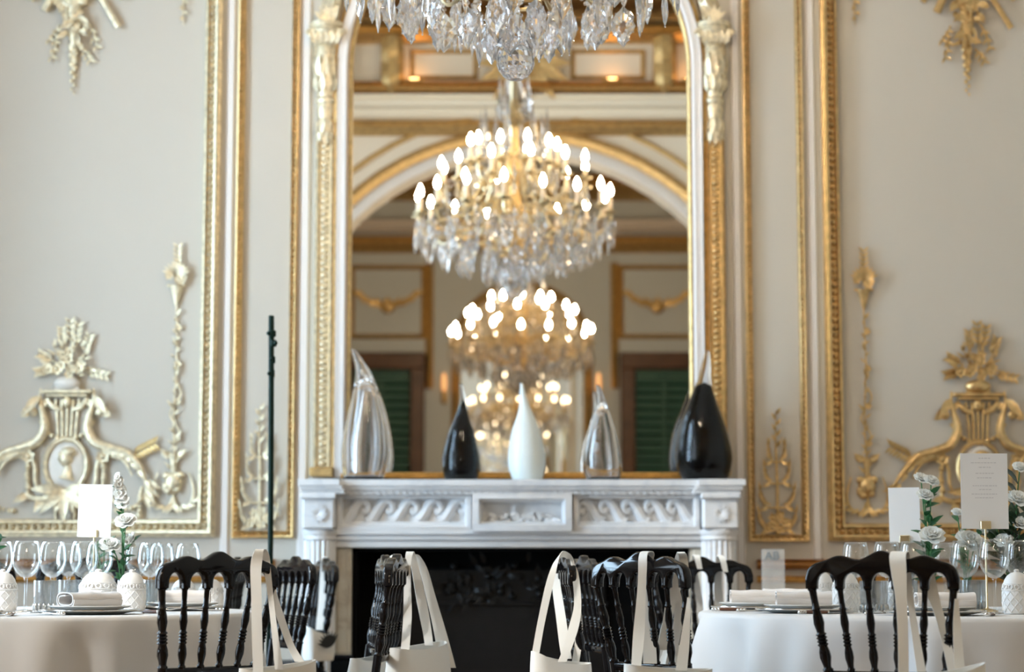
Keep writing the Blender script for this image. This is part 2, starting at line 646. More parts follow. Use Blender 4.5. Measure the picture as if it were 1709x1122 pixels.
mb = MB()   # left wall with two window openings
edges = [YF] + [y for w in WINS for y in w] + [YB]
for i in range(len(edges) - 1):
    y0, y1 = edges[i], edges[i + 1]
    if i % 2 == 0:
        mb.box((XL - 0.15, (y0 + y1) / 2, ZC / 2), (0.3, y1 - y0, ZC))
    else:
        mb.box((XL - 0.15, (y0 + y1) / 2, WZ0 / 2), (0.3, y1 - y0, WZ0))
        mb.box((XL - 0.15, (y0 + y1) / 2, (WZ1 + ZC) / 2), (0.3, y1 - y0, ZC - WZ1))
struct(mb.build('wall_left', M['wall'], smooth=False))
for i, (y0, y1) in enumerate(WINS):
    mb = MB()
    ym = (y0 + y1) / 2
    for y in (y0 + 0.03, ym, y1 - 0.03):
        mb.box((XL - 0.2, y, (WZ0 + WZ1) / 2), (0.06, 0.06, WZ1 - WZ0))
    for k in range(6):
        mb.box((XL - 0.2, ym, WZ0 + 0.03 + (WZ1 - WZ0 - 0.06) * k / 5), (0.05, y1 - y0, 0.05))
    wf = struct(mb.build('window_%d' % (i + 1), M['trim_white'], smooth=False))
    mb = MB()
    mb.box((XL - 0.2, ym, (WZ0 + WZ1) / 2), (0.006, y1 - y0 - 0.02, WZ1 - WZ0 - 0.02))
    mb.build('pane', M['pane'], wf, smooth=False)

# arch wall between the two salons (seen in the mirror): opening, archivolt, cornice, frieze
ACX, AR, ASP = 0.08, 1.92, 2.36
mb = MB()
arc = [(ACX + AR * math.cos(PI - PI * i / 32), ASP + AR * math.sin(PI * i / 32)) for i in range(33)]
out = [(XL - 0.02, 0)] + [(ACX - AR, 0)] + arc + [(ACX + AR, 0), (XR + 0.02, 0), (XR + 0.02, ZC), (XL - 0.02, ZC)]
mb.prism(out, YA - 0.3, YA)
struct(mb.build('wall_arch', M['wall_arch'], smooth=False))


def arch_band(r0, r1, proj, name, mat):
    """A band round the opening, on the fireplace side of the arch wall."""
    mb = MB()
    path = [(ACX - AR, 0)] + arc + [(ACX + AR, 0)]
    prof = [(r0, 0), (r0, -proj), ((r0 + r1) / 2, -proj * 1.3), (r1, -proj * 0.8), (r1, 0)]
    sweep(mb, path, prof, YA)
    return struct(mb.build(name, mat))


arch_band(0.0, 0.09, 0.03, 'trim_1', M['trim_white'])
arch_band(0.09, 0.19, 0.06, 'trim_2', M['gold'])
arch_band(0.30, 0.34, 0.03, 'trim_3', M['gold_dull'])
tn = [4]


def trim_name():
    s = 'trim_%d' % tn[0]
    tn[0] += 1
    return s


def hband(z0, z1, proj, mat, y=YA, sgn=1, x0=XL, x1=XR):
    mb = MB()
    h = z1 - z0
    prof = [(z0, 0), (z0 + h * 0.1, proj * 0.55), (z0 + h * 0.5, proj), (z0 + h * 0.85, proj * 0.75), (z1, proj), (z1, 0)]
    vs = [(x0, y + sgn * p, z) for z, p in prof] + [(x1, y + sgn * p, z) for z, p in prof]
    n = len(prof)
    fs = [[i, (i + 1) % n, n + (i + 1) % n, n + i] for i in range(n)] + [list(range(n))[::-1], [n + i for i in range(n)]]
    mb.add(vs, fs)
    return struct(mb.build(trim_name(), mat, angle=25))


for (z0, z1, pr, mt) in ((4.41, 4.52, 0.09, 'gold_dull'), (4.54, 4.63, 0.06, 'cornice'), (4.64, 4.74, 0.10, 'cornice'),
                         (4.75, 4.83, 0.16, 'gold'), (5.18, 5.30, 0.14, 'gold'), (5.32, 5.40, 0.22, 'gold_dull'), (5.45, 5.62, 0.3, 'gold')):
    hband(z0, z1, pr, M[mt])
mb = MB()   # scrolled brackets of the frieze, in pairs
for xb in (-2.9, -2.5, -1.45, -0.98, 1.25, 1.68, 2.55, 2.95):
    pts = smooth_path([(xb, YA + 0.02, 4.84), (xb, YA + 0.10, 4.86), (xb, YA + 0.09, 5.0), (xb, YA + 0.14, 5.1), (xb, YA + 0.12, 5.18)], 4)
    mb.tube(pts, [0.10] * len(pts), 8)
struct(mb.build(trim_name(), M['gold_dull']))
mb = MB()   # frames of the frieze panels and spandrels
for (a, b) in ((-2.3, -1.65), (-0.82, -0.3), (0.5, 1.08), (1.85, 2.4)):
    sweep(mb, [(a, 4.9), (b, 4.9), (b, 5.12), (a, 5.12)], [(-0.02, 0), (0, -0.03), (0.02, 0)], YA, closed=True)
for s in (-1, 1):
    cx = ACX + s * 1.75
    for k in range(7):
        a = k / 7 * 2 * PI
        mb.ball((cx + 0.12 * math.cos(a), YA + 0.02, 4.05 + 0.12 * math.sin(a)), (0.07, 0.03, 0.05), 8, 5)
    for k in range(5):
        mb.leaf3((cx, YA + 0.03, 4.05), (s * math.cos(k * 0.5 - 0.6), 0.1, -math.sin(k * 0.5 - 0.2)), (0, 1, 0), 0.34, 0.10)
struct(mb.build(trim_name(), M['gold_dull']))
mb = MB()   # cartouche in the middle of the frieze
mb.ball((0.1, YA + 0.05, 5.0), (0.16, 0.08, 0.14), 14, 8)
for k in range(12):
    a = k / 12 * 2 * PI
    mb.leaf3((0.1, YA + 0.05, 5.0), (math.cos(a), 0.1, math.sin(a) * 0.7), (0, 1, 0), 0.40, 0.12)
struct(mb.build(trim_name(), M['gold']))

# far salon (in the mirror): cornice, wall panels, doors
for (z0, z1, pr, mt) in ((4.62, 4.80, 0.14, 'gold_dull'), (4.86, 5.0, 0.18, 'trim_white'), (5.25, 5.5, 0.4, 'gold_dull')):
    hband(z0, z1, pr, M[mt], y=YF)
mb = MB()
for (a, b) in ((-3.1, -2.2), (-1.9, -1.05), (1.3, 2.15), (2.4, 3.2)):
    sweep(mb, [(a, 3.62), (b, 3.62), (b, 4.45), (a, 4.45)], [(-0.03, 0), (0, -0.04), (0.03, 0)], YF, closed=True)
    c = (a + b) / 2
    for k in range(9):
        t = k / 8 * 2 - 1
        mb.leaf3((c + t * 0.28, YF + 0.02, 4.1 - 0.16 * (1 - t * t)), (t, 0.1, 0.4), (0, 1, 0), 0.16, 0.08)
    mb.ball((c, YF + 0.03, 3.98), (0.09, 0.03, 0.09), 10, 6)
for x in (-0.98, 1.22):
    sweep(mb, [(x, 3.0), (x, 4.5)], [(-0.05, 0), (0, -0.05), (0.05, 0)], YF)
struct(mb.build(trim_name(), M['gold_dull']))


def louver_door(n, x0, x1):
    zt = 3.42
    mb = MB()
    w = 0.17
    mb.box(((x0 + w / 2), YF + 0.06, zt / 2), (w, 0.12, zt), bev=0.015)
    mb.box(((x1 - w / 2), YF + 0.06, zt / 2), (w, 0.12, zt), bev=0.015)
    mb.box(((x0 + x1) / 2, YF + 0.07, zt - 0.1), (x1 - x0, 0.14, 0.2), bev=0.02)
    d = struct(mb.build('door_%d' % n, M['door_wood'], smooth=False))
    mb = MB()
    xa, xb = x0 + w, x1 - w
    mb.box(((xa + xb) / 2, YF + 0.015, (zt - 0.2) / 2), (xb - xa, 0.03, zt - 0.2))
    R = Matrix.Rotation(0.6, 3, 'X')
    for k in range(30):
        mb.box(((xa + xb) / 2, YF + 0.05, 0.15 + k * 0.1), (xb - xa - 0.02, 0.06, 0.012), R)
    mb.box(((xa + xb) / 2, YF + 0.05, zt / 2), (0.05, 0.07, zt - 0.4))
    mb.build('shutter', M['louver'], d, smooth=False)


louver_door(1, -2.05, -1.03)
louver_door(2, 1.28, 2.30)


# ------------------------------------------------------------------ gilded panel frames on the fireplace wall
def frame_trim(mat, path, width, proj, egg, egg_r, beads=True):
    """A moulded frame along path (outer edge), with a carved row of eggs down its middle."""
    mb = MB()
    w = width
    prof = [(0, 0), (0.02 * w, proj * 0.55), (0.16 * w, proj * 0.62), (0.22 * w, proj), (0.36 * w, proj * 0.9), (0.42 * w, proj * 0.5),
            (0.70 * w, proj * 0.45), (0.78 * w, proj * 0.95), (0.92 * w, proj * 0.8), (w, 0)]
    sweep(mb, path, prof, YB)
    if beads:
        mid = []
        for i in range(len(path)):
            mid.append(path[i])
        # offset of the middle of the hollow, with mitres
        n = len(path)
        mid = []
        for i in range(n):
            p = Vector(path[i])
            d1 = (p - Vector(path[i - 1])).normalized() if i else (Vector(path[1]) - p).normalized()
            d2 = (Vector(path[i + 1]) - p).normalized() if i < n - 1 else d1
            n1, n2 = Vector((-d1.y, d1.x)), Vector((-d2.y, d2.x))
            m = (n1 + n2).normalized()
            mid.append(p + m * (w * 0.56 / max(m.dot(n1), 0.3)))
        for p, t in along([tuple(q) for q in mid], egg, egg / 2):
            r = (egg_r, proj * 0.42, egg * 0.40) if abs(t.y) > abs(t.x) else (egg * 0.40, proj * 0.42, egg_r)
            mb.ball((p.x, YB - proj * 0.5, p.y), r, 6, 4)
    return struct(mb.build(trim_name(), mat, angle=50))


z_hi = 5.1
# big panels: path runs so that the frame's width lies to its inner side
xo = PX(366, YB, 450)
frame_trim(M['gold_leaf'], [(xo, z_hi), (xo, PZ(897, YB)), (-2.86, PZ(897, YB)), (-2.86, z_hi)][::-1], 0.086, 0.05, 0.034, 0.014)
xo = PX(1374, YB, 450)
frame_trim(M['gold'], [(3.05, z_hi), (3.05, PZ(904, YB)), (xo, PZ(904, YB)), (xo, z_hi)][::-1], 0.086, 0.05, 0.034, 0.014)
# narrow panels
xa, xb = PX(393, YB, 450), PX(496, YB, 450)
frame_trim(M['gold'], [(xb, z_hi), (xb, PZ(899, YB)), (xa, PZ(899, YB)), (xa, z_hi)][::-1], 0.036, 0.03, 0.026, 0.009)
xa, xb = PX(1243, YB, 450), PX(1344, YB, 450)
frame_trim(M['gold'], [(xb, z_hi), (xb, PZ(905, YB)), (xa, PZ(905, YB)), (xa, z_hi)][::-1], 0.036, 0.03, 0.026, 0.009)
# white fillets beside the frames (flat pilaster edges)
for (x0, x1) in ((374, 388), (500, 516), (1224, 1238), (1350, 1364)):
    mb = MB()
    a, b = PX(x0, YB, 450), PX(x1, YB, 450)
    sweep(mb, [((a + b) / 2, 0.7), ((a + b) / 2, z_hi)], [(-(b - a) / 2, 0), (-(b - a) / 3, 0.012), ((b - a) / 3, 0.012), ((b - a) / 2, 0)], YB)
    struct(mb.build(trim_name(), M['trim_white']))
# chair rail and its lower fillet each side of the chimneypiece
for (x0, x1) in ((XL, -1.12), (1.16, XR)):
    hband(PZ(951, YB), PZ(934, YB), 0.055, M['rail_wood'], YB, -1, x0, x1)
    hband(PZ(973, YB), PZ(962, YB), 0.03, M['gold_deep'], YB, -1, x0, x1)
    hband(0.0, 0.18, 0.03, M['trim_white'], YB, -1, x0, x1)

# ------------------------------------------------------------------ big mirror over the chimneypiece
YM = 9.965
MXC = PX(868, YM, 450)
S = YM / F
ZS = PZ(112, YM)           # springing of the arch
ZB = PZ(797, YM)


def mirror_path(r, zb):
    pts = [(MXC + r, zb), (MXC + r, ZS)]
    pts += [(MXC + r * math.cos(PI * i / 40), ZS + r * math.sin(PI * i / 40)) for i in range(1, 40)]
    pts += [(MXC - r, ZS), (MXC - r, zb)]
    return pts


mir = thing('overmantel_mirror', 'tall arched mirror in a gilded and cream frame above the marble chimneypiece', 'mirror', (0, 0, 0))
R0 = 284 * S
mb = MB()
pp = mirror_path(R0 + 0.01, ZB)
mb.prism([(x, z) for x, z in pp], YB - 0.005, YM)
mb.build('mirror_glass', M['mirror'], mir, smooth=False)


def band(name, mat, r, prof, zb=ZB, beads=None, parent=mir):
    mb = MB()
    sweep(mb, mirror_path(r * S, zb), prof, YB)
    if beads:
        step, br, u, h = beads
        for p, t in along(mirror_path(r * S + u, zb), step, step / 2):
            if abs(t.y) > abs(t.x):
                mb.ball((p.x, YB - h, p.y), (br, br * 0.7, step * 0.42), 6, 4)
            else:
                mb.ball((p.x, YB - h, p.y), (step * 0.42, br * 0.7, br), 6, 4)
    return mb.build(name, mat, parent, angle=50)


band('inner_gilt_edge', M['gold_dull'], 284, [(0, 0), (0, 0.055), (-0.010, 0.062), (-0.020, 0.055), (-0.022, 0)])
band('cream_moulding', M['trim_white'], 291, [(0, 0), (0, 0.06), (-0.012, 0.075), (-0.036, 0.07), (-0.048, 0.075), (-0.055, 0.05), (-0.055, 0)])
band('plain_gilt_band', M['gold'], 308, [(0, 0), (0, 0.05), (-0.012, 0.06), (-0.024, 0.05), (-0.024, 0)])
# arch band above the capitals
mb = MB()
ap = [(MXC + 318 * S * math.cos(PI * i / 40), ZS + 0.06 + 318 * S * math.sin(PI * i / 40)) for i in range(41)]
sweep(mb, ap, [(0, 0), (0, 0.06), (-0.03, 0.085), (-0.06, 0.06), (-0.085, 0.03), (-0.10, 0.0)], YB)
for p, t in along([(MXC + 322 * S * math.cos(PI * i / 80), ZS + 0.06 + 322 * S * math.sin(PI * i / 80)) for i in range(81)], 0.045):
    mb.ball((p.x, YB - 0.07, p.y), 0.017, 6, 4)
mb.build('arch_band', M['gold_leaf'], mir, angle=50)
for s in (-1, 1):
    xc = MXC + s * 330 * S
    # carved gilt jamb: hollow moulding with a row of husks
    mb = MB()
    wj = 0.046
    zt = PZ(238, YB)
    prof = [(-wj, 0), (-wj, 0.05), (-wj * 0.72, 0.066), (-wj * 0.55, 0.05), (wj * 0.55, 0.05), (wj * 0.72, 0.066), (wj, 0.05), (wj, 0)]
    sweep(mb, [(xc, PZ(782, YB)), (xc, zt)], prof, YB)
    for p, t in along([(xc, PZ(780, YB)), (xc, zt)], 0.03, 0.015):
        mb.ball((p.x, YB - 0.05, p.y), (0.02, 0.014, 0.012), 7, 5)
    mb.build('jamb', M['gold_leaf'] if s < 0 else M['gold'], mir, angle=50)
    mb = MB()
    mb.box((xc, YB - 0.05, PZ(789, YB)), (0.115, 0.10, 0.045), bev=0.008)
    mb.build('jamb_base', M['gold_dull'], mir, smooth=False)
    # leaf-wrapped column shaft
    mb = MB()
    za, zc = PZ(240, YB), PZ(84, YB)
    h = zc - za
    mb.T = Matrix.Translation((xc, YB - 0.03, za))
    mb.lathe([(0.004, -0.02), (0.016, 0.0), (0.026, 0.05), (0.034, 0.10), (0.042, 0.13), (0.046, 0.165), (0.042, 0.185), (0.050, 0.195), (0.050, 0.21), (0.042, 0.22),
              (0.046, 0.26), (0.054, h * 0.82), (0.056, h), (0.05, h + 0.01)], 16)
    for row, (zz, L, n) in enumerate(((0.30, 0.13, 7), (0.24, 0.10, 7), (0.12, 0.09, 6), (0.07, 0.07, 6), (0.03, 0.05, 5))):
        for k in range(n):
            a = PI + PI * (k + 0.5 * (row % 2)) / (n - 1)
            d = Vector((math.cos(a), math.sin(a), 0))
            r0 = 0.05 if zz > 0.2 else 0.035
            mb.leaf3(d * r0 + Vector((0, 0, zz)), (d.x * 0.12, d.y * 0.12, 1 if row < 2 else -1), d, L, 0.034, 0.2)
    mb.build('leafy_column', M['gold_leaf'], mir)
    # scrolled capital
    mb = MB()
    zc2 = PZ(82, YB)
    mb.T = Matrix.Translation((xc - 0 * s, YB - 0.04, zc2))
    mb.lathe([(0.05, 0), (0.062, 0.01), (0.058, 0.03), (0.075, 0.05), (0.085, 0.07), (0.08, 0.085), (0.088, 0.095), (0.086, 0.115), (0.07, 0.12)], 16)
    for q in (-1, 1):
        sp = [(q * (0.07 + 0.022 * math.cos(t * 0.6) * (1 - t / 16)), -0.05, 0.055 + 0.022 * math.sin(t * 0.6) * (1 - t / 16)) for t in range(14)]
        mb.tube(sp, 0.010, 6)
    for k in range(5):
        mb.leaf3((-0.05 + 0.025 * k, -0.055, 0.0), (0.1 * (k - 2), -0.25, 1), (0, -1, 0), 0.08, 0.03)
    for k in range(5):
        a = PI / 2 - s * 0.25 + (k - 2) * 0.35
        mb.leaf3((-s * 0.02, -0.03, 0.11), (math.cos(a), -0.1, math.sin(a)), (0, -1, 0), 0.10, 0.035)
    mb.build('capital', M['gold_leaf'], mir)
mb = MB()
hw = 300 * S
mb.box((MXC, YB - 0.04, (PZ(800, YM) + PZ(790, YM)) / 2 + 0.002), (2 * hw, 0.07, 0.03), bev=0.006)
mb.build('bottom_rail', M['gold_deep'], mir, smooth=False)

# ------------------------------------------------------------------ marble chimneypiece
fp = thing('chimneypiece', 'white marble fireplace surround with carved wave frieze and fluted corner columns', 'fireplace', (0, 0, 0))
YFR = 9.70     # frieze face
YS = 9.60      # shelf front


def fx(px, Y=YFR):
    return PX(px, Y, 850)


ZSH = PZ(800, YS)          # top of the shelf
mb = MB()
x0, x1 = fx(560, YS), fx(1172, YS)
zb = ZSH - 0.035
# shelf with forward blocks over the columns
outl = [(fx(497, YS), YB), (fx(497, YS), 9.58), (fx(566, YS), 9.58), (fx(566, YS), 9.63), (fx(1166, YS), 9.63), (fx(1166, YS), 9.58), (fx(1244, YS), 9.58), (fx(1244, YS), YB)]


def slab_xy(mb, outl, z0, z1, ins=0.0):
    n = len(outl)
    cx = sum(p[0] for p in outl) / n
    vs = [(x, y, z0) for x, y in outl] + [(x, y, z1) for x, y in outl]
    fs = [[i, (i + 1) % n, n + (i + 1) % n, n + i] for i in range(n)] + [list(range(n))[::-1], [n + i for i in range(n)]]
    mb.add(vs, fs)


def shrink(outl, d):
    o = []
    for (x, y) in outl:
        o.append((x + (d if x < 0 else -d), y if y == YB else y + d))
    return o


slab_xy(mb, outl, ZSH - 0.028, ZSH)
slab_xy(mb, shrink(outl, 0.012), ZSH - 0.045, ZSH - 0.028)
o2 = [(p[0] + (0.02 if p[0] < 0 else -0.02), p[1] if p[1] == YB else p[1] + 0.03) for p in outl]
slab_xy(mb, o2, ZSH - 0.065, ZSH - 0.045)
sh = mb.build('shelf', M['marble'], fp, smooth=False)
mb = MB()
for k in range(52):     # row of dentils below the shelf
    x = fx(572, YS) + (fx(1160, YS) - fx(572, YS)) * k / 51
    mb.box((x, 9.668, ZSH - 0.058), (0.02, 0.02, 0.022), bev=0.004)
mb.build('dentil_row', M['marble'], sh, smooth=False)
# frieze block
zf0, zf1 = PZ(914, YFR), ZSH - 0.065
mb = MB()
mb.box(((fx(560) + fx(1172)) / 2, (9.74 + YB) / 2, (zf0 + zf1) / 2), (fx(1172) - fx(560), YB - 9.74, zf1 - zf0))
hb = [(PZ(897, YFR), 0.0), (PZ(897, YFR), 0.03), (PZ(893, YFR), 0.045), (PZ(889, YFR), 0.03), (PZ(889, YFR), 0)]
for (ha, hc, pr) in ((914, 902, 0.02), (902, 893, 0.035), (893, 884, 0.05)):
    za, zc = PZ(ha, YFR), PZ(hc, YFR)
    mb.box(((fx(560) + fx(1172)) / 2, 9.74 - pr / 2, (za + zc) / 2), (fx(1172) - fx(560), pr, zc - za), bev=0.004)
mb.build('lintel', M['marble'], fp, smooth=False)
for (a, b, flip) in ((562, 786, 1), (957, 1167, -1)):
    mb = MB()
    z0, z1 = PZ(886, YFR), PZ(823, YFR)
    cx, cz = (fx(a) + fx(b)) / 2, (z0 + z1) / 2
    w, h = fx(b) - fx(a), z1 - z0
    # raised border round a sunk field
    sweep(mb, [(fx(a), z0), (fx(b), z0), (fx(b), z1), (fx(a), z1)], [(0, 0), (0, 0.05), (0.018, 0.055), (0.026, 0.045), (0.03, 0.0)], 9.74, closed=True)
    mb.box((cx, 9.735, PZ(878, YFR)), (w - 0.04, 0.075, PZ(870, YFR) - PZ(884, YFR)), bev=0.006)
    panel = mb.build('wave_panel', M['marble'], fp, angle=30)
    # running-dog waves
    mb = MB()
    nw = 5 if flip == 1 else 5
    zlo, zhi = PZ(872, YFR), PZ(836, YFR)
    hh = zhi - zlo
    xs0, xs1 = fx(a) + 0.03, fx(b) - 0.03
    wl = (xs1 - xs0) / nw
    for k in range(nw):
        base = xs0 + wl * k if flip == 1 else xs1 - wl * k
        pts = []
        for (u, v) in ((-0.05, 0.0), (0.18, 0.12), (0.42, 0.46), (0.66, 0.82), (0.92, 0.98), (1.14, 0.86), (1.20, 0.62), (1.06, 0.48), (0.95, 0.58), (1.0, 0.68)):
            pts.append((base + flip * u * wl * 0.86, 9.735, zlo + v * hh))
        pts = smooth_path(pts, 5)
        n = len(pts)
        mb.tube(pts, [0.030 - 0.019 * (i / n) for i in range(n)], 8, flat=(Vector((0, 1, 0)), 1.0))
    mb.build('wave_scrolls', M['marble'], panel)
# centre panel
mb = MB()
a, b = 788, 954
z0, z1 = PZ(887, YFR), PZ(822, YFR)
sweep(mb, [(fx(a), z0), (fx(b), z0), (fx(b), z1), (fx(a), z1)], [(0, 0), (0, 0.08), (0.03, 0.085), (0.045, 0.05), (0.045, 0)], 9.74, closed=True)
cp = mb.build('centre_panel', M['marble'], fp, angle=30)
rnd = random.Random(4)
mb = MB()
for k in range(44):
    t = rnd.uniform(-1, 1)
    x = (fx(a) + fx(b)) / 2 + t * 0.15
    z = PZ(868, YFR) + rnd.uniform(-0.02, 0.045) * (1.15 - abs(t))
    if k % 3 == 0:
        mb.ball((x, 9.735, z), (0.014, 0.014, 0.014), 8, 5)
    else:
        an = rnd.uniform(0, 2 * PI)
        mb.leaf3((x, 9.73, z), (math.cos(an), -0.3, math.sin(an)), (0, -1, 0), 0.045, 0.02)
mb.build('flower_relief', M['marble'], cp)
# corner columns
for (a, b) in ((507, 561), (1170, 1230)):
    cx = (fx(a) + fx(b)) / 2
    r = (fx(b) - fx(a)) / 2
    mb = MB()
    zc = PZ(884, YFR)
    mb.T = Matrix.Translation((cx, 9.72, 0))
    mb.lathe([(r * 1.08, 0.12), (r * 1.12, 0.14), (r, 0.17), (r * 0.98, zc - 0.05)], 60, flute=lambda q: 1 - 0.10 * abs(math.sin(q * 10)) ** 0.6)
    mb.lathe([(r * 0.98, zc - 0.05), (r * 1.04, zc - 0.045), (r * 1.04, zc - 0.03), (r * 1.12, zc - 0.02), (r * 1.14, zc - 0.005), (r * 1.05, zc)], 40)
    mb.T = Matrix.Identity(4)
    mb.box((cx, (9.72 + YB) / 2 + 0.02, zc / 2), (2 * r, YB - 9.74, zc))
    mb.box((cx, 9.79, 0.06), (2 * r + 0.06, 0.40, 0.12), bev=0.01)
    col = mb.build('corner_column', M['marble'], fp, angle=30)
    mb = MB()
    mb.box((cx, 9.80, (zc + zf1) / 2), (2 * r * 1.0, 0.36, zf1 - zc), bev=0.01)
    mb.box((cx, 9.78, zf1 - 0.012), (2 * r * 1.10, 0.37, 0.025), bev=0.006)
    for k in range(10):
        an = k / 10 * 2 * PI
        mb.leaf3((cx, 9.618, (zc + zf1) / 2 - 0.01), (math.cos(an), -0.15, math.sin(an)), (0, -1, 0), 0.045, 0.024)
    mb.build('column_block', M['marble'], fp, smooth=False)
# slips round the opening
mb = MB()
xl0, xl1, xr0, xr1 = fx(556), fx(588, 9.75), fx(1150, 9.75), fx(1178)
zo = PZ(915, 9.75)
for (p, q) in ((xl0, xl1), (xr0, xr1)):
    mb.box(((p + q) / 2, 9.83, zo / 2 + 0.03), (q - p, 0.17, zo + 0.06))
    mb.box(((p + q) / 2, 9.745, zo / 2), ((q - p) * 0.6, 0.02, zo), bev=0.006)
mb.box(((xl0 + xr1) / 2, 9.83, zo + 0.02), (xr1 - xl0, 0.17, 0.04))
mb.build('opening_slips', M['slip'], fp, smooth=False)
# firebox and cast fireback
mb = MB()
mb.box(((xl1 + xr0) / 2, 9.985, zo / 2), (xr0 - xl1, 0.02, zo))
for x in (xl1 + 0.012, xr0 - 0.012):
    mb.box((x, 9.87, zo / 2), (0.02, 0.22, zo))
mb.box(((xl1 + xr0) / 2, 9.80, 0.01), (xr0 - xl1, 0.36, 0.02))
mb.box(((xl1 + xr0) / 2, 9.87, zo - 0.008), (xr0 - xl1, 0.22, 0.015))
fb = mb.build('firebox', M['soot'], fp, smooth=False)
mb = MB()
rnd = random.Random(8)
yb_ = 9.965
mb.box((fx(835, yb_), yb_, 0.45), (1.0, 0.02, 0.86), bev=0.008)
mb.box((fx(835, yb_), yb_ - 0.015, PZ(1008, yb_)), (1.02, 0.02, 0.02), bev=0.004)
for k in range(70):
    x = fx(835, yb_) + rnd.uniform(-0.27, 0.27)
    z = PZ(975, yb_) + rnd.gauss(0, 0.05)
    an = rnd.uniform(0, 2 * PI)
    if k % 4 == 0:
        mb.ball((x, yb_ - 0.015, z), 0.018, 8, 5)
    else:
        mb.leaf3((x, yb_ - 0.018, z), (math.cos(an), -0.3, math.sin(an)), (0, -1, 0), 0.075, 0.026, 0.4)
mb.build('fireback', M['iron'], fp)
# ------------------------------------------------------------------ gilded relief ornament on the wall (laid out on the wall plane, in wall units)
WPX = YB / F   # metres of wall per unit of the relief's own drawing grid


class Orn:
    """Relief on the back wall: grid coordinates (gx, gy), gy downwards, mapped to the wall plane about an origin."""

    def __init__(self, ox, oz):
        self.ox, self.oz = ox, oz
        self.mb = MB()

    def p(self, x, y, h=0.0):
        return Vector((self.ox + x * WPX, YB - h, self.oz - y * WPX))

    def stem(self, pts, ws, h=0.012, sq=0.7):
        pts = smooth_path(pts, 5)
        n = len(pts)
        m = len(ws)
        rr = []
        for i in range(n):
            t = i / (n - 1) * (m - 1)
            k = min(int(t), m - 2)
            rr.append((ws[k] + (ws[k + 1] - ws[k]) * (t - k)) * WPX / 2)
        self.mb.tube([self.p(x, y, h) for x, y in pts], rr, 8, flat=(Vector((0, 1, 0)), sq))

    def leaf(self, x, y, ang, L, W, h=0.012, out=0.25, curl=0.3):
        a = math.radians(ang)
        self.mb.leaf3(self.p(x, y, h), (math.cos(a), -out, math.sin(a)), (0, -1, 0), L * WPX, W * WPX, curl, 0.25, 0.003, 4)

    def ball(self, x, y, r, h=0.014, sq=0.7, ry=None):
        q = self.p(x, y, h)
        self.mb.ball(q, (r * WPX, r * WPX * sq, (ry or r) * WPX), 8, 6)

    def flower(self, x, y, r, h=0.02, n=6):
        self.ball(x, y, r * 0.36, h + 0.008, 0.9)
        for k in range(n):
            self.leaf(x, y, k * 360 / n + 20 * r, r * 1.05, r * 0.85, h, 0.35, 0.25)

    def done(self, name, mat, parent):
        o = self.mb.build(name, mat, parent)
        self.mb = MB()
        return o


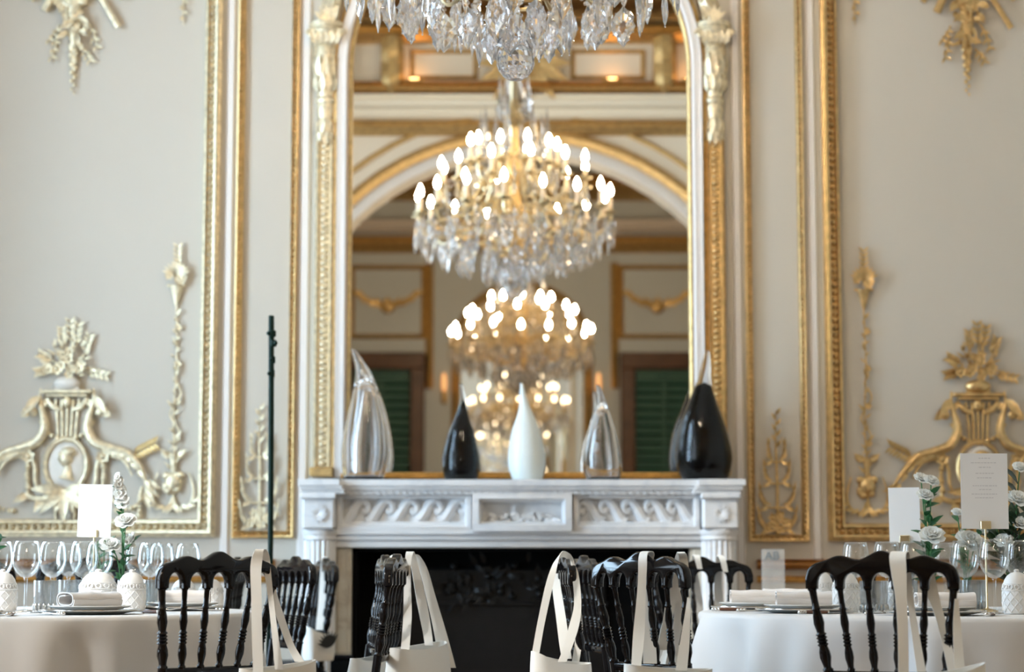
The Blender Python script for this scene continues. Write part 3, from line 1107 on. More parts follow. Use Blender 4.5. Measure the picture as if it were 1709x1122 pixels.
def cartouche(px, py, label, gm, tail=1.0):
    """Trophy relief: cameo between two dolphin scrolls, a fluted pedestal and a basket of flowers above."""
    o = P(px, py, YB)
    t = thing('gilded_cartouche', label, 'wall ornament', (0, 0, 0))
    g = Orn(o.x, o.z)
    rnd = random.Random(11)
    # grid origin = middle of the ledge
    # cameo
    n = 28
    g.mb.tube([g.p(35 * math.cos(2 * PI * k / n), 122 + 44 * math.sin(2 * PI * k / n), 0.02) for k in range(n)], 0.012, 7, closed=True)
    g.done('cameo_frame', gm, t)
    g.mb.ball(g.p(0, 122, 0.004), (33 * WPX, 0.02, 42 * WPX), 24, 10)
    cm = g.done('cameo', M['cameo'], t)
    g.mb.ball(g.p(0, 110, 0.026), (12 * WPX, 0.022, 15 * WPX), 12, 8)     # head in profile
    g.mb.ball(g.p(-9, 112, 0.024), (5 * WPX, 0.014, 4 * WPX), 8, 6)
    g.mb.ball(g.p(4, 101, 0.028), (13 * WPX, 0.022, 9 * WPX), 10, 6)
    g.stem([(2, 120), (4, 132), (2, 146)], [11, 13, 26], 0.022, 0.8)
    for k in range(6):
        g.ball(12 - k * 4, 100 + (k % 2) * 5, 4, 0.036)
    g.done('profile_head', gm, cm)
    # ledge and pedestal
    g.mb.box(g.p(0, 0, 0.028), (84 * WPX, 0.05, 6 * WPX), bev=0.004)
    g.mb.box(g.p(0, 6, 0.022), (70 * WPX, 0.04, 5 * WPX), bev=0.004)
    for k in range(5):
        x = -18 + 9 * k
        g.stem([(x * 1.1, 12), (x * 0.9, 45), (x * 0.8, 76)], [5, 5, 4.5], 0.015)
    for s in (-1, 1):
        g.stem([(s * 34, 10), (s * 24, 24), (s * 10, 30)], [5, 11, 7], 0.018)
        g.leaf(s * 34, 12, -90 + s * 30, 20, 12)
    g.ball(0, 17, 8, 0.022, 0.8, 11)
    g.done('pedestal', gm, t)
    # basket
    g.mb.ball(g.p(0, -14, 0.03), (22 * WPX, 0.035, 12 * WPX), 14, 8)
    g.stem([(-20, -6), (0, -3), (20, -6)], [5, 7, 5], 0.035)
    g.done('basket', M['cameo'] if gm is M['gold_leaf'] else gm, t)
    # bouquet
    for k in range(15):
        a = rnd.uniform(15, 165)
        d = rnd.uniform(8, 52)
        x, y = d * math.cos(math.radians(a)) * 0.62, -24 - d * math.sin(math.radians(a)) * 0.95
        g.flower(x, y, rnd.uniform(7.5, 11), 0.045 + rnd.random() * 0.02, 6)
    for k in range(40):
        a = rnd.uniform(5, 175)
        d = rnd.uniform(18, 62)
        x, y = d * math.cos(math.radians(a)) * 0.62, -24 - d * math.sin(math.radians(a))
        g.leaf(x, y, a + rnd.uniform(-30, 30), rnd.uniform(12, 20), rnd.uniform(3.5, 6), 0.012 + rnd.random() * 0.012)
    for (x0, y0, x1, y1) in ((10, -70, 16, -112), (-10, -70, -12, -104), (24, -60, 34, -92), (-22, -50, -46, -62), (24, -36, 62, -28), (-26, -40, -50, -34), (4, -74, 2, -118)):
        g.stem([(x0, y0), ((x0 + x1) / 2 + 2, (y0 + y1) / 2), (x1, y1)], [3, 2.4, 1.6], 0.012)
        an = math.degrees(math.atan2(y0 - y1, x1 - x0))
        for q in range(4):
            f = 0.3 + q * 0.22
            for s in (-1, 1):
                g.leaf(x0 + (x1 - x0) * f, y0 + (y1 - y0) * f, an + s * 42, 14, 6, 0.012)
    g.done('flower_bouquet', gm, t)
    # dolphin scrolls either side
    for s in (-1, 1):
        g.stem([(s * 44, -6), (s * 45, 16), (s * 38, 42), (s * 36, 62), (s * 48, 84), (s * 76, 95), (s * 104, 104), (s * 124, 124), (s * 136 * tail, 152)],
               [3, 7, 13, 16, 17, 15, 14, 10, 3], 0.03, 0.9)
        g.stem([(s * 54, 90), (s * 80, 104), (s * 100, 118), (s * 112, 140)], [5, 7, 6, 3], 0.036, 0.8)
        g.leaf(s * 46, 6, -90 + s * 34, 44, 15, 0.03, 0.3)       # crest fin
        g.leaf(s * 50, 20, -90 + s * 55, 32, 13, 0.03, 0.3)
        g.ball(s * 56, 34, 8, 0.035)
        g.leaf(s * 60, 36, -20 if s > 0 else 200, 18, 9, 0.03)
        for k in range(6):                                        # feathered back
            f = k / 5
            g.leaf(s * (70 + 62 * f), 98 + 44 * f * f + 4 * f, (-20 - 40 * f) if s > 0 else (200 + 40 * f), 24, 7, 0.03, 0.2)
        for k in range(4):                                        # tail spray
            g.leaf(s * 132, 148 + 6 * k, (-25 - 16 * k) if s > 0 else (205 + 16 * k), 34, 10, 0.015, 0.1)
        # inner scroll back to the cameo
        g.stem([(s * 92, 112), (s * 66, 106), (s * 52, 122), (s * 50, 150), (s * 40, 168)], [6, 7, 7, 6, 3], 0.02)
        g.done('dolphin_scroll', gm, t)
        # husk garlands
        for (pts, n, r) in (([(s * 62, 112), (s * 64, 138), (s * 62, 160)], 9, 6), ([(s * 128, 160), (s * 118, 190), (s * 86, 198)], 9, 5.5), ([(s * 126, 168), (s * 124, 206)], 6, 6),
                            ([(s * 44, 50), (s * 26, 72), (s * 2, 80)], 8, 5.5)):
            q = smooth_path(pts, 12)
            for k in range(n):
                x, y = q[int(k / (n - 1) * (len(q) - 1))]
                g.ball(x, y, 0.8 * r * (0.75 + 0.35 * ((k * 7) % 3) / 2), 0.02, 0.8)
            if r == 6 and n == 9:
                g.flower(s * 62, 108, 13, 0.025)
            g.done('husk_garland', gm, t)
        # spray of olive leaves beyond the scroll
        g.stem([(s * 112, 104), (s * 130, 92), (s * 146, 88)], [2, 2, 1.4], 0.01)
        for k in range(6):
            for q in (-1, 1):
                g.leaf(s * (114 + 6 * k), 102 - 3 * k, (10 + q * 48) if s > 0 else (170 - q * 48), 18, 6, 0.01)
        g.done('olive_spray', M['gold_dull'], t)
    # acanthus below
    for k in range(9):
        an = 180 + k * 22.5
        g.leaf(0, 162, an, 44 if k % 2 else 58, 18, 0.02, 0.15)
    for s in (-1, 1):
        g.stem([(s * 10, 166), (s * 40, 178), (s * 62, 172), (s * 60, 156)], [9, 10, 8, 4], 0.02)
        g.leaf(s * 36, 176, -60 if s > 0 else 240, 30, 14)
        g.leaf(s * 60, 170, -30 if s > 0 else 210, 30, 14)
        g.stem([(s * 12, 186), (s * 16, 204), (s * 14, 214)], [6, 5, 4], 0.012)
    g.ball(0, 172, 7, 0.02)
    g.done('acanthus', gm, t)
    return t


cartouche(114, 655, 'gilded cartouche with oval cameo, on the pale wall behind the single menu card', M['gold_leaf'], 1.0)
cartouche(1630, 660, 'gilded cartouche with flower basket, on the beige wall behind the two menu cards', M['gold'], 1.06)


def vine(px, py, label, gm):
    """Tall thin candelabra relief: flower finial, basket, leafy stem, urn and scrolled foot."""
    o = P(px, py, YB)
    t = thing('gilded_vine', label, 'wall ornament')
    g = Orn(o.x, o.z)
    rnd = random.Random(5)
    for k in range(9):
        g.leaf(0, 0, 20 + k * 17.5, 26, 9, 0.02)
    for k in range(6):
        g.flower(rnd.uniform(-13, 13), rnd.uniform(-8, 10), 8, 0.025, 5)
    g.stem([(0, -4), (1, -26), (2, -52)], [4, 3, 1], 0.012)
    for k in range(5):
        for s in (-1, 1):
            g.leaf(1, -16 - 8 * k, 90 - s * 42, 13, 5, 0.012)
    g.done('finial', gm, t)
    g.stem([(-16, 16), (0, 17), (16, 16)], [4, 5, 4], 0.02)
    g.stem([(0, 16), (0, 30), (0, 50)], [24, 14, 4], 0.016)
    g.done('basket', gm, t)
    g.stem([(0, 50), (2, 140), (-2, 240), (2, 330), (0, 390)], [3, 3, 3, 4, 4], 0.01)
    for k in range(30):
        y = 66 + k * 10.4
        s = -1 if k % 2 else 1
        big = 1.0 + 0.5 * (k % 5 == 0)
        g.leaf(0, y, (60 if s > 0 else 120) + rnd.uniform(-25, 20), (10 + 0.18 * k) * big, 4 * big, 0.012)
        if k % 6 == 2:
            g.flower(s * 4, y, 7, 0.015, 5)
    g.stem([(3, 180), (10, 200), (-8, 232), (8, 262), (-6, 292)], [2.5, 3, 3, 3, 2], 0.014)
    g.done('leafy_stem', gm, t)
    for s in (-1, 1):
        g.stem([(0, 300), (s * 12, 304), (s * 20, 296)], [5, 6, 2], 0.018)
        g.leaf(s * 4, 302, 30 if s > 0 else 150, 22, 8)
    g.stem([(0, 300), (0, 320), (0, 340)], [14, 9, 6], 0.018)
    for k in range(14):
        g.ball(rnd.uniform(-12, 12), 344 + rnd.uniform(-10, 18), 6.5, 0.02)
    g.ball(0, 346, 15, 0.012, 0.7, 17)
    g.done('urn', gm, t)
    for s in (-1, 1):
        g.stem([(0, 372), (s * 10, 390), (s * 28, 382), (s * 34, 360), (s * 26, 330)], [6, 6, 5, 4, 2], 0.014)
        for k in range(5):
            g.leaf(s * (6 + 8 * k), 384 - 2 * k * (k > 2), (-50 + 24 * k) if s > 0 else (230 - 24 * k), 18, 7, 0.012)
        g.leaf(0, 380, -60 if s > 0 else 240, 22, 9)
    g.done('foot_scroll', gm, t)
    return t


vine(296, 462, 'slender gilded vine with flower finial, on the pale wall beside the broad frame', M['gold_leaf'])
vine(1440, 469, 'slender gilded vine with flower finial, on the beige wall above the blank card', M['gold'])


def spray(px, py, label, gm, H=205, W=32):
    """Leafy candelabra at the foot of a narrow panel; the grid origin is the middle of its base."""
    o = P(px, py, YB)
    t = thing('gilded_leaf_spray', label, 'wall ornament')
    g = Orn(o.x, o.z)
    g.stem([(0, 0), (1, -H * 0.4), (-1, -H * 0.75), (0, -H)], [6, 5, 3, 1], 0.012)
    for k in range(7):
        g.leaf(0, -H + 6 + 9 * k, 90 + (34 if k % 2 else -34), 15, 6, 0.012)
    g.done('stem', gm, t)
    for lev, (y, w) in enumerate(((-20, 1.0), (-58, 0.92), (-98, 0.66), (-134, 0.42))):
        for s in (-1, 1):
            g.stem([(0, y + 14), (s * W * w * 0.6, y + 12), (s * W * w, y - 8), (s * W * w * 0.7, y - 28)], [3.5, 3.5, 3, 1.2], 0.014)
            for k in range(5):
                f = k / 4
                g.leaf(s * W * w * (0.3 + 0.65 * f), y + 10 - 22 * f * f, (20 + 62 * f) if s > 0 else (160 - 62 * f), 18 * (0.7 + w * 0.4), 5, 0.014)
            g.leaf(s * W * w * 0.5, y + 12, -35 if s > 0 else 215, 16, 7, 0.012)
    g.done('scrolling_leaves', gm, t)
    rnd = random.Random(3)
    for k in range(9):
        g.flower(rnd.uniform(-16, 16), rnd.uniform(-34, -4), 9, 0.02, 5)
    g.done('flower_cluster', gm, t)
    return t


spray(432, 884, 'gilded leaf spray at the foot of the narrow panel behind the dark green pole', M['gold_leaf'])
spray(1297, 892, 'gilded leaf spray at the foot of the narrow panel above the small clear sign', M['gold'])


def trophy(px, py, label, gm, seed):
    """Hanging trophy: crossed quivers and pipes, leaves, and a tapering husk tail; only its lower end shows."""
    o = P(px, py, YB)
    t = thing('gilded_trophy', label, 'wall ornament')
    g = Orn(o.x, o.z)
    rnd = random.Random(seed)
    for k in range(46):
        y = rnd.uniform(-70, 78)
        w = 40 * (1 - max(0, y) / 95)
        x = rnd.uniform(-w, w) * 0.62
        g.leaf(x, y, rnd.uniform(200, 340), rnd.uniform(16, 30), rnd.uniform(7, 12), 0.02 + rnd.random() * 0.025)
    for k in range(12):
        g.flower(rnd.uniform(-30, 30), rnd.uniform(-70, 20), 12, 0.03, 5)
    g.stem([(0, 0), (2, 50), (0, 86)], [26, 20, 8], 0.025)
    g.done('leaf_bunch', gm, t)
    for (x0, y0, x1, y1, w) in ((-8, -70, -50, 22, 13), (6, -80, 16, 12, 15), (10, -60, 76, 50, 10), (-20, -80, -74, 4, 10), (30, -80, 84, 0, 12)):
        g.stem([(x0, y0), ((x0 + x1) / 2, (y0 + y1) / 2), (x1, y1)], [w * 0.7, w, w * 1.1], 0.03)
    g.done('quiver', gm, t)
    for (x0, y0, x1, y1) in ((24, 40, 40, 86), (-26, 44, -44, 72), (-30, 60, -38, 104), (14, 84, 30, 108)):
        g.stem([(x0, y0), ((x0 + x1) / 2 + 3, (y0 + y1) / 2), (x1, y1)], [4, 4, 2], 0.014)
        for q in range(3):
            for s in (-1, 1):
                g.leaf(x0 + (x1 - x0) * (0.3 + 0.3 * q), y0 + (y1 - y0) * (0.3 + 0.3 * q), -70 + s * 45, 13, 5, 0.012)
        g.done('side_spray', gm, t)
    for k in range(12):
        f = k / 11
        g.ball((k % 2 - 0.5) * 5, 84 + 80 * f, 7 * (1 - 0.75 * f), 0.018, 0.8, 8 * (1 - 0.6 * f))
        g.leaf(0, 84 + 78 * f, 250 + 40 * (k % 2), 14 * (1.1 - f), 7 * (1.1 - f), 0.016)
    g.done('husk_tail', gm, t)
    return t


trophy(126, 0, 'hanging gilded trophy on the pale wall above the oval cameo', M['gold_leaf'], 21)
trophy(1610, 2, 'hanging gilded trophy on the beige wall above the flower basket relief', M['gold'], 22)
for (px, gm, lab) in ((307, M['gold_leaf'], 'thin gilded leaf tail hanging down the pale wall above the slender vine'),
                      (1426, M['gold'], 'thin gilded leaf tail hanging down the beige wall above the slender vine')):
    o = P(px, 0, YB)
    t = thing('gilded_leaf_tail', lab, 'wall ornament')
    g = Orn(o.x, o.z)
    g.stem([(0, -90), (3, -30), (-1, 10), (0, 46)], [4, 4, 3, 1], 0.01)
    g.done('stem', gm, t)
    for k in range(13):
        g.leaf(1, -84 + k * 9.6, 270 + (48 if k % 2 else -48), 15 - k * 0.5, 7, 0.012)
    g.done('leaves', gm, t)


# ------------------------------------------------------------------ blown-glass drops on the shelf
def vase_profile(rows, Y, zbase):
    """rows: (height in shelf pixels, left px, right px) -> profile and sideways drift."""
    k = Y / F
    base_mid = (rows[0][1] + rows[0][2]) / 2
    pr = [((b - a) / 2 * k, (rows[0][0] - y) * k, ((a + b) / 2 - base_mid) * k) for (y, a, b) in rows]
    pr2 = smooth_path(pr, 5)
    return base_mid, pr2


def drop_mesh(pr, n=28, grow=0.0, lift=0.0):
    mb = MB()
    zs = [q[1] for q in pr]

    def off(z):
        for i in range(len(pr) - 1):
            if pr[i][1] <= z <= pr[i + 1][1] + 1e-9:
                t = (z - pr[i][1]) / max(pr[i + 1][1] - pr[i][1], 1e-9)
                return (pr[i][2] + (pr[i + 1][2] - pr[i][2]) * t, 0)
        return (pr[-1][2], 0)
    z_last = -1
    rows = []
    for (r, z, o) in pr:
        if z > z_last:
            rows.append((max(r + grow, 0.001), z + lift))
            z_last = z
    # flat foot closed by a small ring
    mb.lathe([(rows[0][0] * 0.5, rows[0][1])] + rows, n, off=off)
    return mb


YV = 9.77
drops = [
    ('clear', [(800, 573, 640), (770, 570, 647), (740, 570, 648), (700, 577, 642), (660, 586, 631), (620, 592, 615), (595, 588, 602), (579, 583, 588)],
     'large clear glass drop vase at the shelf end nearer the dark green pole'),
    ('black', [(800, 743, 796), (780, 738, 800), (757, 738, 799), (720, 748, 791), (690, 760, 781), (665, 767, 776), (638, 766, 771)],
     'small black glass drop vase between the large clear vase and the white one'),
    ('white', [(801, 856, 905), (780, 849, 910), (757, 848, 910), (720, 854, 902), (690, 864, 890), (665, 868, 880), (638, 868, 873)],
     'frosted white glass drop vase in the middle of the marble shelf'),
    ('clear', [(802, 980, 1034), (785, 973, 1038), (765, 972, 1037), (730, 979, 1031), (700, 989, 1022), (670, 997, 1012), (642, 996, 1001)],
     'small clear glass drop vase between the white vase and the large black one'),
    ('black', [(803, 1140, 1214), (780, 1129, 1221), (755, 1127, 1222), (710, 1135, 1211), (670, 1151, 1197), (635, 1165, 1188), (610, 1172, 1188), (585, 1180, 1186)],
     'large black glass drop vase with a clear tip at the shelf end'),
]
for kind, rows, lab in drops:
    bm_, pr = vase_profile(rows, YV, ZSH)
    t = thing('glass_drop_vase', lab, 'vase', (PX(bm_, YV, 800), YV, ZSH), 0, 'blown glass drops on the mantel shelf')
    if kind == 'clear':
        drop_mesh(pr, 40).build('glass_body', M['crystal'], t, angle=180)
        H = pr[-1][1]
        inner = [(r * 0.86, 0.014 + z * 0.97, o) for r, z, o in pr if z < H * 0.72]
        r_, z_, o_ = inner[-1]
        inner += [(r_ * 0.6, z_ + 0.02, o_), (0.002, z_ + 0.04, o_)]
        drop_mesh(inner, 40).build('inner_hollow', M['crystal'], t, angle=180, flip=True)
    elif kind == 'white':
        drop_mesh(pr, 32).build('glass_body', M['vase_white'], t, angle=180)
    else:
        drop_mesh(pr, 40).build('glass_shell', M['vase_shell'], t, angle=180)
        H = pr[-1][1]
        cut = 0.80 if rows[0][2] - rows[0][1] < 60 else 0.74
        core = [(r * (0.93 if z < H * 0.5 else 0.93 - 0.9 * max(0, z / H - 0.5) ** 1.5), z * cut / 0.86 if z < 0 else z, o + 0.004) for r, z, o in pr if z <= H * cut]
        r_, z_, o_ = core[-1]
        core += [(r_ * 0.5, z_ + 0.012, o_), (0.001, z_ + 0.022, o_)]
        core = [(r, z + 0.002, o) for r, z, o in core]
        drop_mesh(core, 28).build('black_core', M['vase_black'], t, angle=180)

# ------------------------------------------------------------------ chandeliers
CH = Vector((0.03, 7.04, 0))
rnd = random.Random(2)
ch = thing('crystal_chandelier', 'crystal and gilt chandelier above the tables, nearest the fireplace mirror', 'chandelier', (0.012, 7.04, 0.02), 0, 'chandeliers of the two salons')
mb = MB()     # shaft
mb.lathe([(0.02, 2.80), (0.05, 2.82), (0.06, 2.86), (0.03, 2.92), (0.05, 3.0), (0.075, 3.06), (0.05, 3.14), (0.03, 3.2), (0.045, 3.3), (0.06, 3.36), (0.035, 3.45), (0.03, 3.6),
          (0.05, 3.66), (0.02, 3.72), (0.015, 3.78)], 16)
mb.build('gilt_shaft', M['gold'], ch)
mb = MB()
mb.lathe([(0.03, 3.60), (0.10, 3.66), (0.12, 3.72), (0.07, 3.82), (0.035, 3.90), (0.03, 3.98)], 14)
mb.build('glass_baluster', M['crystal'], ch)
mb = MB()
mb.lathe([(0.017, 3.74), (0.017, ZC - 0.16)], 10)
mb.lathe([(0.02, ZC - 0.18), (0.05, ZC - 0.15), (0.10, ZC - 0.07), (0.13, ZC - 0.04), (0.13, ZC - 0.02)], 20)
for k in range(7):
    mb.ball((0, 0, 4.1 + k * 0.22), (0.03, 0.03, 0.05), 10, 6)
mb.build('hanging_rod', M['brass'], ch)
mb = MB()     # rings that carry the pendants
for (r, z) in ((0.085, 2.79), (0.22, 2.86), (0.36, 2.92), (0.50, 2.98)):
    n = 40
    mb.tube([(r * math.cos(2 * PI * k / n), r * math.sin(2 * PI * k / n), z) for k in range(n)], 0.007, 6, closed=True)
for k in range(8):
    a = 2 * PI * k / 8
    mb.tube(smooth_path([(0.03 * math.cos(a), 0.03 * math.sin(a), 2.83), (0.24 * math.cos(a), 0.24 * math.sin(a), 2.87), (0.5 * math.cos(a), 0.5 * math.sin(a), 2.98)], 4), 0.006, 6)
mb.build('pendant_hoops', M['gold'], ch)


def arm_meshes(r, z):
    """One gilt arm of radius r whose drip pan stands at z: meshes of arm, candle sleeve and bulb."""
    a = MB()
    pts = smooth_path([(0.03, 0, z + 0.02), (r * 0.35, 0, z + 0.07), (r * 0.62, 0, z - 0.10), (r * 0.86, 0, z - 0.13), (r, 0, z - 0.05), (r, 0, z)], 5)
    a.tube(pts, 0.0075, 6)
    a.ball((r * 0.6, 0, z - 0.085), 0.013, 8, 5)
    sp = [(r * 0.45 + 0.05 * math.cos(q * 0.55) * (1 - q / 14), 0, z + 0.03 + 0.05 * math.sin(q * 0.55) * (1 - q / 14)) for q in range(11)]
    a.tube(sp, 0.006, 5)
    a.lathe([(0.006, -0.012), (0.022, -0.004), (0.040, 0.004), (0.044, 0.012), (0.018, 0.010), (0.018, 0.03), (0.013, 0.034)], 12, c=(r, 0, z))
    c = MB()
    c.lathe([(0.0125, 0.034), (0.0125, 0.105), (0.009, 0.11)], 10, c=(r, 0, z))
    b = MB()
    b.lathe([(0.006, 0.11), (0.014, 0.122), (0.0185, 0.138), (0.015, 0.158), (0.006, 0.178), (0.001, 0.188)], 8, c=(r, 0, z))
    return a.mesh('arm', M['brass']), c.mesh('candle', M['candle']), b.mesh('bulb', M['bulb'])


def put(name, me, parent, rz=0.0, loc=(0, 0, 0)):
    o = bpy.data.objects.new(name, me)
    COL.objects.link(o)
    o.parent = parent
    o.rotation_euler = (0, 0, rz)
    o.location = loc
    return o


for (n, r, z, ph) in ((16, 0.60, 3.03, 0.1), (12, 0.46, 3.23, 0.3), (10, 0.27, 3.36, 0.0)):
    am, cm, bm2 = arm_meshes(r, z)
    for k in range(n):
        a = put('arm', am, ch, ph + 2 * PI * k / n, (0, 0, rnd.uniform(-0.02, 0.02)))
        put('candle', cm, a)
        put('bulb', bm2, a)


# pendants: flat faceted kite, lobed leaf, icicle, faceted ball
def kite(L, W, T=0.010, lobes=False):
    mb = MB()
    if lobes:
        out = [(0, 0), (0.16, -0.10), (0.30, -0.16), (0.44, -0.30), (0.38, -0.40), (0.5, -0.52), (0.40, -0.66), (0.28, -0.72), (0.22, -0.84), (0, -1)]
    else:
        out = [(0, 0), (0.22, -0.14), (0.42, -0.36), (0.5, -0.56), (0.36, -0.76), (0, -1)]
    pts = [(x * W, y * L) for x, y in out] + [(-x * W, y * L) for x, y in out[1:-1]][::-1]
    n = len(pts)
    cz = -0.54 * L
    vs = [(x, 0, z) for x, z in pts]
    for k, yy in ((0.72, T * 0.7), (0.36, T)):
        for s in (-1, 1):
            vs += [(x * k, s * yy, cz + (z - cz) * k) for x, z in pts]
    fs = []
    for si in range(2):
        a, b = n * (1 + si), n * (3 + si)
        for i in range(n):
            j = (i + 1) % n
            fs.append([i, j, a + j, a + i])
            fs.append([a + i, a + j, b + j, b + i])
        fs.append([b + i for i in range(n)])
    mb.add(vs, fs)
    mb.ball((0, 0, 0.012), 0.008, 6, 4)
    for i in range(0, n, 2 if lobes else 1):    # beaded edge
        mb.ball((pts[i][0], 0, pts[i][1]), 0.0035, 5, 4)
    return mb


def icicle(L, W):
    mb = MB()
    mb.lathe([(0.003, 0), (W * 0.35, -0.06 * L), (W * 0.5, -0.16 * L), (W * 0.36, -0.5 * L), (W * 0.2, -0.85 * L), (0.001, -L)], 6)
    mb.ball((0, 0, 0.010), 0.007, 6, 4)
    return mb


pk = [kite(0.22, 0.115, 0.012).mesh('pendant', M['pendant'], smooth=False), kite(0.17, 0.10, 0.010, True).mesh('pendant', M['pendant'], smooth=False),
      kite(0.14, 0.075, 0.009).mesh('pendant', M['pendant'], smooth=False), icicle(0.18, 0.04).mesh('pendant', M['pendant'], smooth=False),
      kite(0.15, 0.10, 0.010, True).mesh('pendant', M['pendant'], smooth=False)]
npend = 0
for (n, r, ztip, kinds, ph) in ((6, 0.085, 2.575, (2, 1), 0.3), (9, 0.19, 2.60, (0, 1, 4), 0.2), (12, 0.32, 2.665, (1, 0, 4, 3), 0.5), (15, 0.44, 2.695, (3, 4, 1, 2), 0.1),
                               (18, 0.54, 2.745, (2, 3, 4, 3), 0.25), (20, 0.615, 2.81, (3, 2, 4), 0.05)):
    for k in range(n):
        a = ph + 2 * PI * k / n
        kd = kinds[k % len(kinds)]
        L = (0.22, 0.17, 0.14, 0.18, 0.15)[kd]
        o = put('pendant', pk[kd], ch, a + PI / 2 + rnd.uniform(-0.7, 0.7), (r * math.cos(a), r * math.sin(a), ztip + L + rnd.uniform(-0.012, 0.02)))
        npend += 1
# large faceted ball at the bottom
mb = MB()
mb.lathe([(0.066 * math.sin(PI * (k + 0.15) / 9.3), 2.584 - 0.066 * math.cos(PI * (k + 0.15) / 9.3)) for k in range(10)], 18)
mb.lathe([(0.012, 2.642), (0.02, 2.655), (0.012, 2.67), (0.022, 2.69), (0.012, 2.71), (0.016, 2.76), (0.01, 2.80)], 8)
mb.build('bottom_ball', M['pendant'], ch, smooth=False)
# strings of beads and the many small upper drops: one uncountable mass
mb = MB()
for k in range(16):
    a0 = 2 * PI * k / 16
    for q in range(13):
        t = q / 12
        r = 0.50 + 0.10 * t
        mb.ball((r * math.cos(a0 + 0.39 * t), r * math.sin(a0 + 0.39 * t), 3.0 - 0.10 * math.sin(PI * t) - 0.02 * t), 0.0085, 5, 4)
for (n, r, z, L) in ((26, 0.60, 2.99, 0.09), (22, 0.46, 3.19, 0.10), (18, 0.27, 3.32, 0.10), (16, 0.15, 3.0, 0.14), (20, 0.40, 3.02, 0.12)):
    for k in range(n):
        a = 2 * PI * (k + 0.5) / n
        c = (r * math.cos(a), r * math.sin(a), z)
        mb.lathe([(0.001, -L), (0.012, -L * 0.7), (0.017, -L * 0.45), (0.006, -0.012), (0.001, 0)], 5, c=c)
        mb.ball((c[0], c[1], c[2] + 0.008), 0.007, 5, 4)
for k in range(12):
    a0 = 2 * PI * k / 12
    for q in range(14):
        t = q / 13
        r = 0.46 * (1 - t) + 0.05 * t
        mb.ball((r * math.cos(a0), r * math.sin(a0), 3.22 + 0.42 * t * t), 0.008, 5, 4)
bd = mb.build('bead_strings', M['pendant'], ch, smooth=False)
bd['kind'] = 'stuff'
# glass spires above
sp = MB()
sp.lathe([(0.012, 0), (0.028, 0.03), (0.020, 0.06), (0.030, 0.09), (0.018, 0.16), (0.001, 0.30)], 6)
spm = sp.mesh('spire', M['pendant'], smooth=False)
for k in range(8):
    a = 2 * PI * k / 8 + 0.2
    put('spire', spm, ch, a, (0.21 * math.cos(a), 0.21 * math.sin(a), 3.42))
for k in range(4):
    a = 2 * PI * k / 4 + 0.5
    put('spire', spm, ch, a, (0.10 * math.cos(a), 0.10 * math.sin(a), 3.66))
dup(ch, (0.09, -0.45, 0.02), 0.3, 'crystal and gilt chandelier of the further salon, seen smaller in the mirror', None, (1.14, 1.14, 1.0))

for k, (x, w_) in enumerate(((-0.80, 'beside the first bracket pair'), (0.82, 'beyond the hanging crystals'), (1.46, 'between the paired brackets'))):
    t = thing('cornice_uplight', 'small warm uplight on the reflected cornice ledge ' + w_, 'light', (x, YA + 0.10, 4.83), 0, 'uplights on the cornice ledge')
    mb = MB()
    mb.box((0, 0, 0.015), (0.16, 0.07, 0.03), bev=0.006)
    mb.build('housing', M['gold_dull'], t, smooth=False)
    mb = MB()
    mb.box((0, 0, 0.033), (0.07, 0.04, 0.006), bev=0.002)
    mb.build('lens', M['uplight'], t, smooth=False)
# sconces and mirror of the far salon, seen only in the mirror
for (x, lab) in ((-0.80, 'small amber wall sconce beside the shuttered door under the leafy panel, seen in the mirror'),
                 (1.02, 'small amber wall sconce seen in the mirror beyond the small clear vase')):
    t = thing('wall_sconce', lab, 'wall lamp', (x, YF, 3.0), 0, 'amber sconces of the further salon')
    mb = MB()
    mb.box((0, 0.02, -0.08), (0.06, 0.04, 0.2), bev=0.012)
    mb.tube(smooth_path([(0, 0.03, -0.12), (0, 0.12, -0.16), (0, 0.13, -0.04)], 4), 0.01, 6)
    mb.build('bracket', M['gold'], t)
    mb = MB()
    mb.lathe([(0.016, -0.04), (0.03, 0.0), (0.028, 0.12), (0.018, 0.17)], 12, c=(0, 0.13, 0))
    mb.build('shade', M['sconce'], t)
t = thing('far_mirror', 'arched mirror on the far wall, seen behind the smaller reflected chandeliers', 'mirror')
fxc, fr = 0.12, 0.72
fsp = 3.45
fpath = [(fxc - fr, 1.3), (fxc - fr, fsp)] + [(fxc + fr * math.cos(PI - PI * i / 30), fsp + fr * math.sin(PI * i / 30)) for i in range(1, 30)] + [(fxc + fr, fsp), (fxc + fr, 1.3)]
mb = MB()
mb.prism(fpath, YF, YF + 0.02)
mb.build('mirror_glass', M['mirror'], t, smooth=False)
mb = MB()
sweep(mb, fpath, [(0, 0), (0, -0.05), (0.05, -0.08), (0.10, -0.05), (0.12, 0)], YF)
mb.box((fxc, YF + 0.04, 1.26), (2 * fr + 0.24, 0.08, 0.08), bev=0.01)
mb.build('gilt_frame', M['gold_dull'], t, angle=50)

